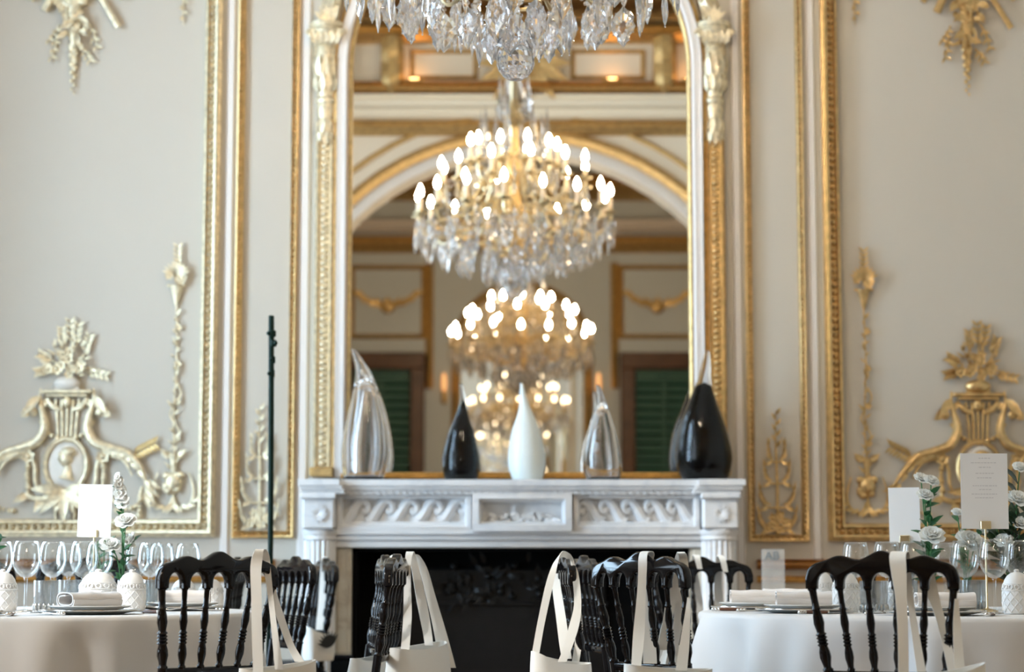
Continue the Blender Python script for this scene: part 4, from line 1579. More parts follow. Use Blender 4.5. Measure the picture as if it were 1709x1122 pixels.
# ------------------------------------------------------------------ dark green pole
YP = 8.45
a = P(455.5, 528, YP)
t = thing('support_pole', 'tall dark green pole with small clamps, standing behind the chairs near the fireplace', 'pole', (a.x, YP, 0))
mb = MB()
mb.lathe([(0.0105, 0.02), (0.0105, 0.9), (0.0112, 1.0), (0.0118, 1.45), (0.0118, a.z), (0.009, a.z + 0.003)], 12, off=lambda z: (0.006 * math.sin(z * 1.9) - 0.004, 0))
mb.build('pole_shaft', M['pole'], t)
for py, r, dx in ((557, 0.016, -0.007), (573, 0.015, 0.006), (601, 0.013, -0.002), (624, 0.012, -0.005)):
    z = PZ(py, YP)
    mb = MB()
    mb.lathe([(0.012, -0.014), (r, -0.01), (r, 0.01), (0.012, 0.014)], 12, c=(dx * 0.3, 0, z))
    mb.ball((dx * 2.2, -0.012, z), 0.009, 8, 6)
    mb.build('clamp', M['pole'], t)
mb = MB()
mb.lathe([(0.09, 0.0), (0.09, 0.012), (0.03, 0.024), (0.014, 0.05), (0.0105, 0.06)], 24)
mb.build('pole_base', M['pole'], t)

# ------------------------------------------------------------------ small clear sign by the chair rail, and the black box by the hearth
YG = 9.3
a, b = P(1272, 988, YG), P(1309, 917, YG)
w, h = b.x - a.x, b.z
t = thing('acrylic_sign', 'small clear acrylic sign with faint letters beside the gilded chair rail', 'sign', ((a.x + b.x) / 2, YG, 0))
mb = MB()
mb.box((0, 0, 0.45 + (b.z - 0.45) / 2), (w, 0.012, b.z - 0.45), bev=0.003)
mb.build('sign_plate', M['acrylic'], t, smooth=False)
mb = MB()
mb.lathe([(0.12, 0), (0.12, 0.015), (0.02, 0.03), (0.012, 0.06), (0.012, 0.46)], 20)
mb.build('sign_stand', M['brass'], t)


def text_mesh(name, body, size, loc, mat, parent, rot=(PI / 2, 0, 0), depth=0.001):
    cu = bpy.data.curves.new(name, 'FONT')
    cu.body = body
    cu.size = size
    cu.align_x = 'CENTER'
    cu.align_y = 'CENTER'
    cu.extrude = depth
    cu.materials.append(mat)
    o = bpy.data.objects.new(name, cu)
    COL.objects.link(o)
    me = bpy.data.meshes.new_from_object(o.evaluated_get(bpy.context.evaluated_depsgraph_get()))
    bpy.data.objects.remove(o)
    me.name = name
    o = bpy.data.objects.new(name, me)
    COL.objects.link(o)
    o.parent = parent
    o.location = loc
    o.rotation_euler = rot
    return o


text_mesh('lettering', 'AB', 0.052, (-0.006, -0.008, PZ(928.5, YG)), M['ink_dark'], t)
YH = 9.30
a, b = P(551, 1093, YH), P(588, 1093, YH)
t = thing('hearth_box', 'low black box standing beside the fireplace jamb', 'box', ((a.x + b.x) / 2, YH + 0.13, 0))
mb = MB()
mb.box((0, 0, a.z / 2 - 0.012), (b.x - a.x, 0.24, a.z - 0.024), bev=0.006)
mb.build('box_body', M['soot'], t, smooth=False)
mb = MB()
mb.box((0, 0, a.z - 0.012), (b.x - a.x + 0.006, 0.25, 0.024), bev=0.006)
mb.build('box_lid', M['lacquer'], t, smooth=False)
# ------------------------------------------------------------------ chairs
def offset_outline(out, d):
    n = len(out)
    res = []
    for i in range(n):
        a, p, b = Vector(out[i - 1]), Vector(out[i]), Vector(out[(i + 1) % n])
        d1, d2 = (p - a), (b - p)
        d1 = d1.normalized() if d1.length > 1e-9 else d2.normalized()
        d2 = d2.normalized() if d2.length > 1e-9 else d1
        n1, n2 = Vector((-d1.y, d1.x)), Vector((-d2.y, d2.x))
        m = (n1 + n2)
        m = m.normalized() if m.length > 1e-6 else n1
        q = p + m * (d / max(m.dot(n1), 0.5))
        res.append((q.x, q.y))
    return res


def soft_prism(mb, out, half, bev):
    """Plate with softened edges: outline (x, z) counter-clockwise, thickness 2*half along y."""
    ins = offset_outline(out, bev)
    n = len(out)
    mid = offset_outline(out, bev * 0.3)
    rings = [(ins, -half), (mid, -half + bev * 0.3), (out, -half + bev), (out, half - bev), (mid, half - bev * 0.3), (ins, half)]
    vs = [(x, y, z) for o, y in rings for x, z in o]
    fs = []
    for r in range(len(rings) - 1):
        for i in range(n):
            j = (i + 1) % n
            fs.append([r * n + i, r * n + j, (r + 1) * n + j, (r + 1) * n + i])
    fs.append(list(range(n))[::-1])
    fs.append([(len(rings) - 1) * n + i for i in range(n)])
    mb.add(vs, fs)


TURN = [(0, 6), (.02, 8.2), (.04, 6), (.15, 5.5), (.23, 5.8), (.25, 7.8), (.27, 5.8), (.34, 7.6), (.42, 8.6), (.50, 6.6), (.53, 6), (.55, 9), (.57, 6.2), (.59, 9), (.61, 6.2),
        (.63, 9), (.65, 6.2), (.67, 9), (.69, 6.4), (.75, 8.6), (.82, 9.2), (.90, 6.6), (.94, 6), (.96, 8.6), (.98, 6.4), (1, 7)]


def turned(mb, p0, p1, k, prof=TURN, n=12):
    """Turned spindle from p0 (top) to p1 (bottom), radii times k."""
    p0, p1 = Vector(p0), Vector(p1)
    d = p1 - p0
    R = Vector((0, 0, 1)).rotation_difference(d.normalized()).to_matrix()
    mb.lathe([(r * k / 1000, t * d.length) for t, r in prof], n, c=p0, R=R)


UX = [-0.190, -0.114, -0.038, 0.038, 0.114, 0.190]
ZST, ZAR, ZRL = 0.824, 0.868, 0.600
chair = thing('banquet_chair', 'x', 'chair', (0, 0, 0), 0, 'black banquet chairs round the tables')
top = []
for i in range(61):
    s = -0.206 + 0.412 * i / 60
    z = 0.893 + 0.033 * math.exp(-(s / 0.046) ** 2) + 0.020 * math.exp(-((abs(s) - 0.112) / 0.040) ** 2)
    e = abs(s) - 0.166
    if e > 0:
        z -= 0.040 - math.sqrt(max(0.040 ** 2 - min(e, 0.040) ** 2, 0))
    top.append((s, z))
bot = []
hw = [0.0155] + [0.0115] * 4 + [0.0155]
for i, x in enumerate(UX):
    bot += [(x - hw[i], ZST), (x + hw[i], ZST)]
    if i < 5:
        a, b = x + hw[i], UX[i + 1] - hw[i + 1]
        c, r = (a + b) / 2, (b - a) / 2
        bot += [(c + r * math.cos(PI - PI * k / 10), ZST + 0.008 + (ZAR - ZST - 0.008) * math.sin(PI * k / 10) ** 0.8) for k in range(0, 11)]
mb = MB()
out = bot + top[::-1]
soft_prism(mb, out, 0.0145, 0.006)
mb.build('crest_rail', M['lacquer'], chair, angle=60)
for i, x in enumerate(UX):
    mb = MB()
    post = i in (0, 5)
    turned(mb, (x, 0.0, ZST + 0.004), (x * 0.83, 0.036, ZRL), 1.72 if post else 1.34)
    if post:    # the post runs on to the floor as the rear leg
        mb.tube(smooth_path([(x * 0.83, 0.036, ZRL + 0.01), (x * 0.81, 0.05, 0.50), (x * 0.81, 0.055, 0.42), (x * 0.86, 0.03, 0.15), (x * 0.90, 0.0, 0.0)], 4),
                [0.0135] * 13 + [0.012] * 4, 10)
    mb.build('back_post' if post else 'spindle', M['lacquer'], chair, angle=60)
mb = MB()
mb.box((0, 0.037, ZRL - 0.006), (0.316, 0.020, 0.024), bev=0.006, seg=2)
mb.build('lower_rail', M['lacquer'], chair, angle=50)
mb = MB()
so = [(-0.165, 0.03), (0.165, 0.03), (0.198, 0.40), (0.18, 0.425), (-0.18, 0.425), (-0.198, 0.40)]
slab_xy(mb, so, 0.40, 0.445)
mb.build('seat_frame', M['lacquer'], chair, smooth=False)
mb = MB()
vs, fs = [], []
for (k, z) in ((1.0, 0.445), (1.0, 0.462), (0.96, 0.474), (0.85, 0.480)):
    vs += [(x * k * 0.97, 0.22 + (y - 0.22) * k * 0.96, z) for x, y in so]
for r in range(3):
    for i in range(6):
        fs.append([r * 6 + i, r * 6 + (i + 1) % 6, (r + 1) * 6 + (i + 1) % 6, (r + 1) * 6 + i])
fs += [list(range(6))[::-1], [18 + i for i in range(6)]]
mb.add(vs, fs)
mb.build('seat_pad', M['seat'], chair, angle=30)
for s in (-1, 1):
    mb = MB()
    turned(mb, (s * 0.175, 0.40, 0.40), (s * 0.165, 0.40, 0.0), 1.6)
    mb.build('front_leg', M['lacquer'], chair, angle=60)
    mb = MB()
    turned(mb, (s * 0.168, 0.40, 0.2), (s * 0.165, 0.025, 0.2), 0.9)
    mb.build('stretcher', M['lacquer'], chair, angle=60)

TL, TR_, RT, ZT = Vector((-1.74, 6.9)), Vector((1.51, 6.9)), 0.90, 0.74
spots = [   # x, y, facing direction, label
    (-0.820, 5.90, (-0.70, 0.714), 'black chair with a cream strap over its top, at the shaded beige tablecloth'),
    (0.981, 5.60, (0.39, 0.92), 'black chair with a white strap over its top, its open back before the bright tablecloth'),
    (-0.372, 6.82, (-0.995, 0.09), 'edge-on black chair before the firebox with a white tote on its far end'),
    (-0.440, 7.32, (-0.985, -0.17), 'edge-on black chair half hidden behind the one with the white tote by the firebox'),
    (-0.815, 7.95, (-0.91, -0.415), 'black chair with a bright glint on its crest, just beyond the cream strap'),
    (-0.812, 9.20, (-0.95, -0.30), 'furthest black chair, its top against the fireplace column nearer the green pole'),
    (0.370, 6.10, (0.785, 0.62), 'black humped chair with a cream strap at the edge of the bright cloth'),
    (0.181, 7.10, (0.99, 0.08), 'edge-on black chair inside the wide looped straps of a white tote'),
    (0.258, 7.575, (0.98, 0.20), 'edge-on black chair between the looped tote straps and the humped chair'),
    (0.750, 8.35, (0.10, -1.0), 'black chair with white straps showing through its arches before the fluted column'),
    (-1.655, 8.25, (-0.05, -1.0), 'plain black crest on the far side of the shaded table, behind white lanterns'),
    (-2.150, 8.26, (0.08, -1.0), 'black chair beyond the shaded table, glimpsed between the tall wine glasses'),
    (-1.10, 8.46, (-1.0, -0.02), 'edge-on black chair, one post glimpsed under the crest of the cream-strapped chair'),
    (1.45, 8.27, (0.03, -1.0), 'black chair beyond the bright table, mostly hidden by the nearest chair'),
]
for i, (x, y, f, lab) in enumerate(spots):
    rz = math.atan2(-f[0], f[1])
    if i == 0:
        chair.location = (x, y, 0)
        chair.rotation_euler = (0, 0, rz)
        chair['label'] = lab
    else:
        dup(chair, (x, y, 0), rz, lab)

# ------------------------------------------------------------------ tables and cloths
for (c, where, seed) in ((TL, 'shaded beige', 3), (TR_, 'bright white', 9)):
    t = thing('banquet_table', 'round banquet table hidden under the %s tablecloth' % where, 'table', (c.x, c.y, 0))
    mb = MB()
    mb.lathe([(0.02, 0.705), (0.875, 0.705), (0.885, 0.715), (0.885, 0.728), (0.875, 0.735), (0.02, 0.735)], 48)
    mb.build('tabletop', M['door_wood'], t, angle=30)
    for k in range(4):
        a = PI / 4 + k * PI / 2
        mb = MB()
        mb.lathe([(0.02, 0), (0.018, 0.7), (0.02, 0.706)], 10, c=(0.6 * math.cos(a), 0.6 * math.sin(a), 0))
        mb.build('leg', M['iron'], t)
    rnd = random.Random(seed)
    n = 260
    ph = [rnd.uniform(0, 6.28) for _ in range(6)]
    vs, fs = [], []
    rings = [(0.3, ZT, 0), (0.6, ZT, 0), (0.84, ZT, 0), (0.888, ZT - 0.001, 0), (0.897, ZT - 0.006, 0.0), (0.901, ZT - 0.016, 0.02), (0.903, ZT - 0.05, 0.40), (0.905, ZT - 0.11, 0.75),
             (0.918, ZT - 0.22, 0.85), (0.918, ZT - 0.40, 0.8), (0.918, 0.18, 0.8), (0.918, 0.012, 0.8)]
    vs.append((0, 0, ZT))
    for (r, z, k) in rings:
        for i in range(n):
            a = 2 * PI * i / n
            fold = (0.55 * math.sin(11 * a + ph[0]) + 0.45 * math.sin(17 * a + ph[1] + 0.8 * math.sin(3 * a)) + 0.25 * math.sin(29 * a + ph[2]))
            q = r + k * 0.045 * fold
            vs.append((q * math.cos(a), q * math.sin(a), z))
    for i in range(n):
        fs.append([0, 1 + i, 1 + (i + 1) % n])
    for q in range(len(rings) - 1):
        for i in range(n):
            j = (i + 1) % n
            fs.append([1 + q * n + i, 1 + (q + 1) * n + i, 1 + (q + 1) * n + j, 1 + q * n + j])
    mb = MB()
    mb.add(vs, fs)
    o = mb.build('tablecloth', M['linen'], None, angle=180)
    o.location = (c.x, c.y, 0)
    tag(o, 'floor-length white tablecloth in %s' % ('beige shade under the single menu card' if c is TL else 'bright daylight under two menu cards'), 'tablecloth')

# ------------------------------------------------------------------ tableware masters
G_PL, G_NAP, G_WG, G_TU, G_VO, G_CUT = ('dinner plates', 'rolled napkins', 'wine glasses', 'water tumblers', 'white domed lanterns', 'cutlery by the plates')


def make_charger():
    t = thing('charger_plate', 'x', 'plate', (0, 0, 0), 0, 'charger plates')
    mb = MB()
    mb.lathe([(0.01, 0.002), (0.09, 0.0), (0.10, 0.002), (0.145, 0.010), (0.150, 0.0125), (0.148, 0.0145), (0.11, 0.007), (0.02, 0.006)], 48)
    mb.build('dish', M['pewter'], t, angle=60)
    mb = MB()
    mb.tube([(0.149 * math.cos(2 * PI * k / 48), 0.149 * math.sin(2 * PI * k / 48), 0.0135) for k in range(48)], 0.0022, 6, closed=True)
    mb.build('rim', M['silver'], t)
    return t


def make_plate():
    mb = MB()
    mb.lathe([(0.01, 0.003), (0.07, 0.0), (0.08, 0.002), (0.118, 0.013), (0.124, 0.0165), (0.122, 0.0185), (0.085, 0.0085), (0.02, 0.007)], 48)
    o = mb.build('dinner_plate', M['porcelain'], None, angle=60)
    return tag(o, 'x', 'plate', G_PL)


def make_napkin(L, W, H, name='napkin'):
    """Napkin folded over on itself; axis along x, folds showing at its ends."""
    mb = MB()
    path = []
    turns = 1.75
    for i in range(64):
        t = i / 63
        a = t * turns * 2 * PI + PI
        k = 1 - 0.52 * t
        ca, sa = math.cos(a), math.sin(a)
        ex = 0.72
        path.append((math.copysign(abs(ca) ** ex, ca) * W / 2 * (1 - 0.25 * t), math.copysign(abs(sa) ** ex, sa) * H / 2 * k + H / 2))
    th = 0.0042
    n = len(path)
    vs, fs = [], []
    nx = 10
    for i, (y, z) in enumerate(path):
        a, b = Vector(path[max(i - 1, 0)]), Vector(path[min(i + 1, n - 1)])
        d = (b - a).normalized()
        nn = Vector((-d.y, d.x)) * th / 2
        for q in range(nx + 1):
            x = L * (q / nx - 0.5)
            wob = 1 + 0.03 * math.sin(q * 1.1 + i * 0.1)
            vs.append((x, (y + nn.x) * wob, (z + nn.y) * wob + 0.002))
            vs.append((x, (y - nn.x) * wob, (z - nn.y) * wob + 0.002))
    m = 2 * (nx + 1)
    for i in range(n - 1):
        for q in range(nx):
            a, b = i * m + 2 * q, (i + 1) * m + 2 * q
            fs.append([a, a + 2, b + 2, b])
            fs.append([a + 1, b + 1, b + 3, a + 3])
        a, b = i * m, (i + 1) * m
        fs.append([a, b, b + 1, a + 1])
        fs.append([a + m - 2, a + m - 1, b + m - 1, b + m - 2])
    for i in (0, n - 1):
        for q in range(nx):
            a = i * m + 2 * q
            fs.append([a, a + 1, a + 3, a + 2])
    mb.add(vs, fs)
    o = mb.build(name, M['napkin'], None, angle=60)
    return tag(o, 'x', 'napkin', G_NAP)


def make_wine_glass():
    t = thing('wine_glass', 'x', 'glass', (0, 0, 0), 0, G_WG)
    mb = MB()
    mb.lathe([(0.004, 0.108), (0.016, 0.112), (0.031, 0.128), (0.040, 0.150), (0.0425, 0.168), (0.041, 0.190), (0.0375, 0.212), (0.0345, 0.228), (0.0335, 0.2285), (0.0368, 0.211), (0.0402, 0.189),
              (0.0415, 0.168), (0.039, 0.151), (0.030, 0.130), (0.015, 0.1145), (0.003, 0.112)], 28)
    mb.build('bowl', M['glass'], t, angle=180)
    mb = MB()
    mb.lathe([(0.006, 0.005), (0.0042, 0.02), (0.0038, 0.07), (0.0046, 0.10), (0.008, 0.111)], 14)
    mb.build('stem', M['glass'], t, angle=180)
    mb = MB()
    mb.lathe([(0.036, 0.0), (0.0365, 0.0015), (0.025, 0.003), (0.006, 0.006)], 28)
    mb.build('foot', M['glass'], t, angle=60)
    return t


def make_tumbler():
    t = thing('tumbler', 'x', 'glass', (0, 0, 0), 0, G_TU)
    mb = MB()
    mb.lathe([(0.02, 0.0), (0.036, 0.001), (0.040, 0.012), (0.043, 0.05), (0.0435, 0.10), (0.042, 0.1005), (0.0412, 0.05), (0.0375, 0.016), (0.02, 0.012)], 32)
    mb.build('tumbler_wall', M['tumbler'], t, angle=60)
    mb = MB()
    for k in range(16):       # cut facets round the foot
        a = 2 * PI * k / 16
        mb.ball((0.0405 * math.cos(a), 0.0405 * math.sin(a), 0.016), (0.006, 0.006, 0.014), 6, 5)
    mb.lathe([(0.005, 0.002), (0.036, 0.003), (0.036, 0.011), (0.005, 0.012)], 24)
    mb.build('cut_base', M['pewter'], t)
    return t


def make_lantern():
    """Pierced white dome lantern: straight latticed wall, a band of rings, and a domed crown."""
    t = thing('domed_lantern', 'x', 'candle lantern', (0, 0, 0), 0, G_VO)
    mb = MB()
    mb.lathe([(0.030, 0.0), (0.042, 0.002), (0.0465, 0.02), (0.0475, 0.05), (0.046, 0.072), (0.044, 0.075)], 30)
    mb.build('lantern_wall', M['bisque'], t, angle=60)
    mb = MB()
    for s in (-1, 1):
        for k in range(11):
            pts = []
            for q in range(9):
                z = 0.006 + 0.062 * q / 8
                r = 0.0475 - 0.004 * abs(q / 8 - 0.6)
                a = 2 * PI * k / 11 + s * 1.15 * q / 8
                pts.append((r * math.cos(a), r * math.sin(a), z))
            mb.tube(pts, 0.0023, 5)
    mb.build('lattice', M['bisque'], t)
    mb = MB()
    for z, r in ((0.073, 0.0472), (0.092, 0.0425)):
        mb.tube([(r * math.cos(2 * PI * k / 36), r * math.sin(2 * PI * k / 36), z) for k in range(36)], 0.0022, 6, closed=True)
    for k in range(14):
        a = 2 * PI * k / 14
        c = Vector((0.0458 * math.cos(a), 0.0458 * math.sin(a), 0.0825))
        tv, up = Vector((-math.sin(a), math.cos(a), 0)), Vector((-0.22 * math.cos(a), -0.22 * math.sin(a), 1))
        mb.tube([c + tv * 0.0068 * math.cos(q * PI / 4) + up * 0.0068 * math.sin(q * PI / 4) for q in range(8)], 0.002, 5, closed=True)
    mb.build('ring_band', M['bisque'], t)
    mb = MB()
    mb.lathe([(0.0445, 0.075), (0.0435, 0.090), (0.039, 0.104), (0.030, 0.117), (0.018, 0.125), (0.008, 0.128), (0.009, 0.133), (0.004, 0.137)], 28)
    mb.build('dome', M['bisque'], t, angle=60)
    return t


def make_fork():
    t = thing('dinner_fork', 'x', 'cutlery', (0, 0, 0), 0, G_CUT)
    mb = MB()
    for k in range(4):
        x = (k - 1.5) * 0.0062
        mb.tube(smooth_path([(x * 0.9, 0.052, 0.010), (x, 0.075, 0.006), (x, 0.098, 0.013)], 4), [0.0016] * 8 + [0.0008], 6)
    mb.tube(smooth_path([(0, 0.030, 0.012), (0, 0.042, 0.0115), (0, 0.055, 0.010)], 4), [0.003, 0.005, 0.007, 0.009, 0.011, 0.0115, 0.011, 0.010, 0.009], 10, flat=(Vector((0, 0, 1)), 0.25))
    mb.build('tines', M['silver'], t)
    mb = MB()
    mb.tube(smooth_path([(0, 0.032, 0.012), (0, 0.0, 0.009), (0, -0.06, 0.0055), (0, -0.10, 0.0055)], 4), [0.003] * 4 + [0.0028] * 2 + [0.003, 0.0038, 0.0045, 0.005, 0.006, 0.007, 0.0055], 8, flat=(Vector((0, 0, 1)), 0.6))
    for y in (-0.078, -0.090, -0.102):
        mb.ball((0, y, 0.007), (0.008, 0.006, 0.006), 8, 6)
    mb.build('handle', M['silver'], t)
    return t


def make_knife():
    t = thing('dinner_knife', 'x', 'cutlery', (0, 0, 0), 0, G_CUT)
    mb = MB()
    mb.prism([(-0.007, -0.002), (0.008, -0.002), (0.010, 0.05), (0.007, 0.095), (-0.001, 0.115), (-0.007, 0.09)], -0.001, 0.001)
    for i in range(len(mb.v)):
        p = mb.v[i]
        mb.v[i] = Vector((p.x, p.z, p.y + 0.005))
    mb.build('blade', M['silver'], t, smooth=False)
    mb = MB()
    mb.tube([(0, 0.004, 0.006), (0, -0.02, 0.0065), (0, -0.06, 0.007), (0, -0.075, 0.007)], [0.0055, 0.007, 0.0078, 0.007], 10, flat=(Vector((0, 0, 1)), 0.75))
    mb.build('handle', M['wood_handle'], t)
    mb = MB()
    for y, r in ((-0.078, 0.008), (-0.088, 0.0075), (-0.098, 0.0085)):
        mb.ball((0, y, 0.007), (r, 0.006, 0.0066), 8, 6)
    mb.build('pommel', M['silver'], t)
    mb = MB()
    mb.ball((0, 0.004, 0.006), (0.0075, 0.005, 0.006), 8, 6)
    mb.build('ferrule', M['silver'], t)
    return t


used = {}


def place(master, xy, lab, rz=0.0, dz=0.0, cat=None):
    """First use moves the master itself; later uses copy it."""
    loc = (xy[0], xy[1], ZT + dz)
    if master.name not in used:
        used[master.name] = 1
        master.location = loc
        master.rotation_euler = (0, 0, rz)
        master['label'] = lab
        return master
    return dup(master, loc, rz, lab)


charger, plate, wine, tumb, lant, fork, knife = make_charger(), make_plate(), make_wine_glass(), make_tumbler(), make_lantern(), make_fork(), make_knife()
nap = make_napkin(0.17, 0.10, 0.052)


def at_px(px, Y):
    return (PX(px, Y, 1018), Y)


seats = [   # centre px, depth, table, words, napkin turn, napkin shown, napkin pixel shift
    (150, 6.42, TL, 'in front of the single menu card', 0.75, 0.0),
    (303, 7.02, TL, 'behind the cream-strapped chair spindles', 0.10, 0.01),
    (-80, 6.22, TL, 'at the picture edge of the shaded table', 0.0, 0.0),
    (1560, 6.28, TR_, 'behind the nearest chair of the bright table', -0.05, 0.03),
    (1341, 6.62, TR_, 'in front of the humped chair, bright table', -0.06, 0.0),
    (1262, 7.03, TR_, 'below the arches with white straps', -0.02, 0.0),
    (1315, 7.46, TR_, 'on the far side of the bright table', 0.0, 0.0),
]
for i, (px, Y, c, words_, ang, dx) in enumerate(seats):
    x, y = at_px(px, Y)
    place(charger, (x, y), 'pewter charger plate with a silver rim, ' + words_)
    place(plate, (x, y), 'white plate on a pewter charger, ' + words_, 0, 0.0085)
    if i != 2:
        place(nap, (x + dx, y - 0.005), 'white folded napkin on its plate, ' + words_, ang, 0.017)
    u = Vector((x - c.x, y - c.y)).normalized()
    tg = Vector((-u.y, u.x))
    rz = math.atan2(u.x, -u.y)
    for s, mst, nm in ((-1, fork, 'silver fork'), (1, knife, 'brown-handled knife')):
        if i in (2, 6) and s == (-1 if i == 6 else 0):
            continue
        q = Vector((x, y)) + tg * (s * 0.175) + u * 0.03
        place(mst, q, nm + ' beside the charger ' + words_, rz)
q = at_px(30, 6.32)
place(fork, q, 'silver fork lying with raised tines below the first tall wine glass', -0.75)

for (px, Y, lab) in (
        (42, 6.95, 'large wine glass at the picture edge, nearest the fork with raised tines'),
        (86, 7.15, 'wine glass just behind the smoky tumbler on the shaded table'),
        (138, 7.05, 'wine glass below the single menu card, over the broad domed lantern'),
        (164, 7.35, 'slim wine glass half behind the one below the single menu card'),
        (-3, 7.1, 'wine glass cut off by the picture edge on the shaded table'),
        (113, 7.66, 'wine glass in the back row between the front glasses of the shaded table'),
        (228, 7.60, 'first of the blurred wine glasses behind the tall lantern'),
        (250, 7.36, 'blurred wine glass over the plate behind the chair spindles, second from the lantern'),
        (268, 7.63, 'blurred wine glass above the strapped chair shoulder, third from the lantern'),
        (312, 7.65, 'blurred wine glass peeping over the strapped chair crest'),
        (1613, 6.85, 'wine glass under the larger menu card, beside the white rose'),
        (1661, 6.50, 'sharp wine glass in front of the brass card stand rod'),
        (1703, 6.75, 'wine glass behind the lantern at the picture edge of the bright table'),
        (1578, 7.36, 'wine glass behind the shoulder of the nearest chair, half hidden by its neighbour'),
        (1430, 7.25, 'wine glass whose rim peeps over the nearest chair, furthest from the cards'),
        (1482, 7.1, 'wine glass whose rim peeps over the nearest chair below the blank card'),
        (1526, 7.02, 'wine glass whose rim shows just under the blank card stand')):
    place(wine, at_px(px, Y), lab).scale = (1.12, 1.12, 1.0)
for (px, Y, lab) in (
        (78, 6.78, 'smoky tumbler with a dark base beside the tall wine glass stem'),
        (118, 7.1, 'grey tumbler half hidden between the smoky one and the broad lantern'),
        (258, 7.22, 'pale tumbler behind the tall lantern on the shaded table'),
        (1459, 6.55, 'greenish tumbler seen through the arches of the nearest chair'),
        (1510, 6.9, 'tumbler hidden behind the white strap of the nearest chair'),
        (1624, 7.1, 'tumbler behind the tan-lit napkin and its wine glasses')):
    place(tumb, at_px(px, Y), lab)
for (px, Y, sc_, lab) in (
        (163, 6.98, (1.3, 1.3, 1.0), 'broad white domed lantern behind the rolled napkin on the shaded table'),
        (219, 6.90, (0.97, 0.97, 0.99), 'tall white lattice lantern beside the broad one on the shaded table'),
        (3, 6.75, (1.0, 1.0, 1.0), 'white lantern cut by the picture edge on the shaded table'),
        (306, 7.45, (0.9, 0.9, 0.8), 'blurred white lantern behind the napkin, between chair spindles'),
        (352, 7.35, (0.9, 0.9, 0.8), 'blurred white lantern behind the third chair spindle of the shaded table'),
        (1412, 6.75, (0.9, 0.9, 1.0), 'latticed lantern seen through the second arch of the nearest chair'),
        (1372, 7.0, (0.85, 0.85, 1.0), 'white lantern seen through the first arch of the nearest chair'),
        (1503, 6.60, (0.85, 0.85, 0.9), 'white lantern half hidden by the white strap of the nearest chair'),
        (1698, 6.45, (0.95, 0.95, 1.0), 'white lantern at the picture edge of the bright table')):
    o = place(lant, at_px(px, Y), lab)
    o.scale = sc_


# ------------------------------------------------------------------ menu cards on brass stands
def menu_card(x0, y0, x1, y1, Y, label, yaw, lines, tilt=0.0):
    a, b = P(x0, y0, Y), P(x1, y1, Y)
    w, h = (b.x - a.x) / math.cos(yaw), a.z - b.z
    t = thing('menu_card_stand', label, 'menu card', ((a.x + b.x) / 2, Y, ZT), yaw, 'menu cards on brass stands')
    zb_ = b.z - ZT
    mb = MB()
    mb.lathe([(0.034, 0), (0.034, 0.006), (0.006, 0.012), (0.0032, 0.018), (0.0032, zb_ + 0.012)], 20)
    mb.build('stand_rod', M['brass'], t)
    mb = MB()
    mb.box((0, -0.004, zb_ + 0.012), (0.034, 0.014, 0.026), bev=0.002)
    mb.build('clip', M['brass'], t, smooth=False)
    mb = MB()
    mb.box((0, 0, zb_ + h / 2), (w, 0.0016, h), R=Matrix.Rotation(tilt, 3, 'Y'))
    cd = mb.build('card', M['card'], t, smooth=False)
    if lines:
        mb = MB()
        for (f, wd) in lines:
            n = max(2, int(wd * 9))
            x = -wd * w / 2
            rr = random.Random(int(f * 1000))
            while x < wd * w / 2:
                l = rr.uniform(0.004, 0.011)
                mb.box((x + l / 2, -0.0011, zb_ + h * (1 - f)), (l, 0.0006, 0.0022))
                x += l + 0.0025
        mb.build('printed_lines', M['ink'], cd, smooth=False)
    return t


menu_card(129, 809, 188, 897, 7.18, 'plain white menu card standing above the wine glasses of the shaded table', -0.42, None, 0.03)
menu_card(1484, 814, 1535, 906, 7.25, 'smaller blank white menu card standing on the bright table', -0.30, None, -0.01)
menu_card(1602, 757, 1684, 883, 6.75, 'larger menu card with faint printed lines on the bright table', 0.02,
          [(0.065, 0.22), (0.125, 0.55), (0.185, 0.22), (0.265, 0.36), (0.325, 0.30), (0.43, 0.50), (0.48, 0.22), (0.54, 0.55), (0.59, 0.40)], 0.004)


# ------------------------------------------------------------------ flowers
def blossom(mb, c, r, d, seed, layers=((7, 1.0, 1.05), (6, 0.85, 0.65), (5, 0.65, 0.35), (4, 0.45, 0.15))):
    """Layered bloom of radius r facing direction d."""
    d = Vector(d).normalized()
    u = d.orthogonal().normalized()
    v = d.cross(u)
    rr = random.Random(seed)
    for (n, k, spread) in layers:
        for i in range(n):
            a = 2 * PI * (i + rr.random() * 0.5) / n
            rad = u * math.cos(a) + v * math.sin(a)
            dd = (rad * spread + d * (1.15 - spread * 0.55)).normalized()
            mb.leaf3(Vector(c) + rad * r * 0.05 - d * r * 0.4, dd, d - rad * 0.7, r * 1.25 * (0.75 + 0.25 * k), r * 1.0 * (0.6 + 0.4 * k), 0.35, 0.35, 0.0012, 4, True)
    mb.ball(Vector(c), r * 0.30, 6, 5)


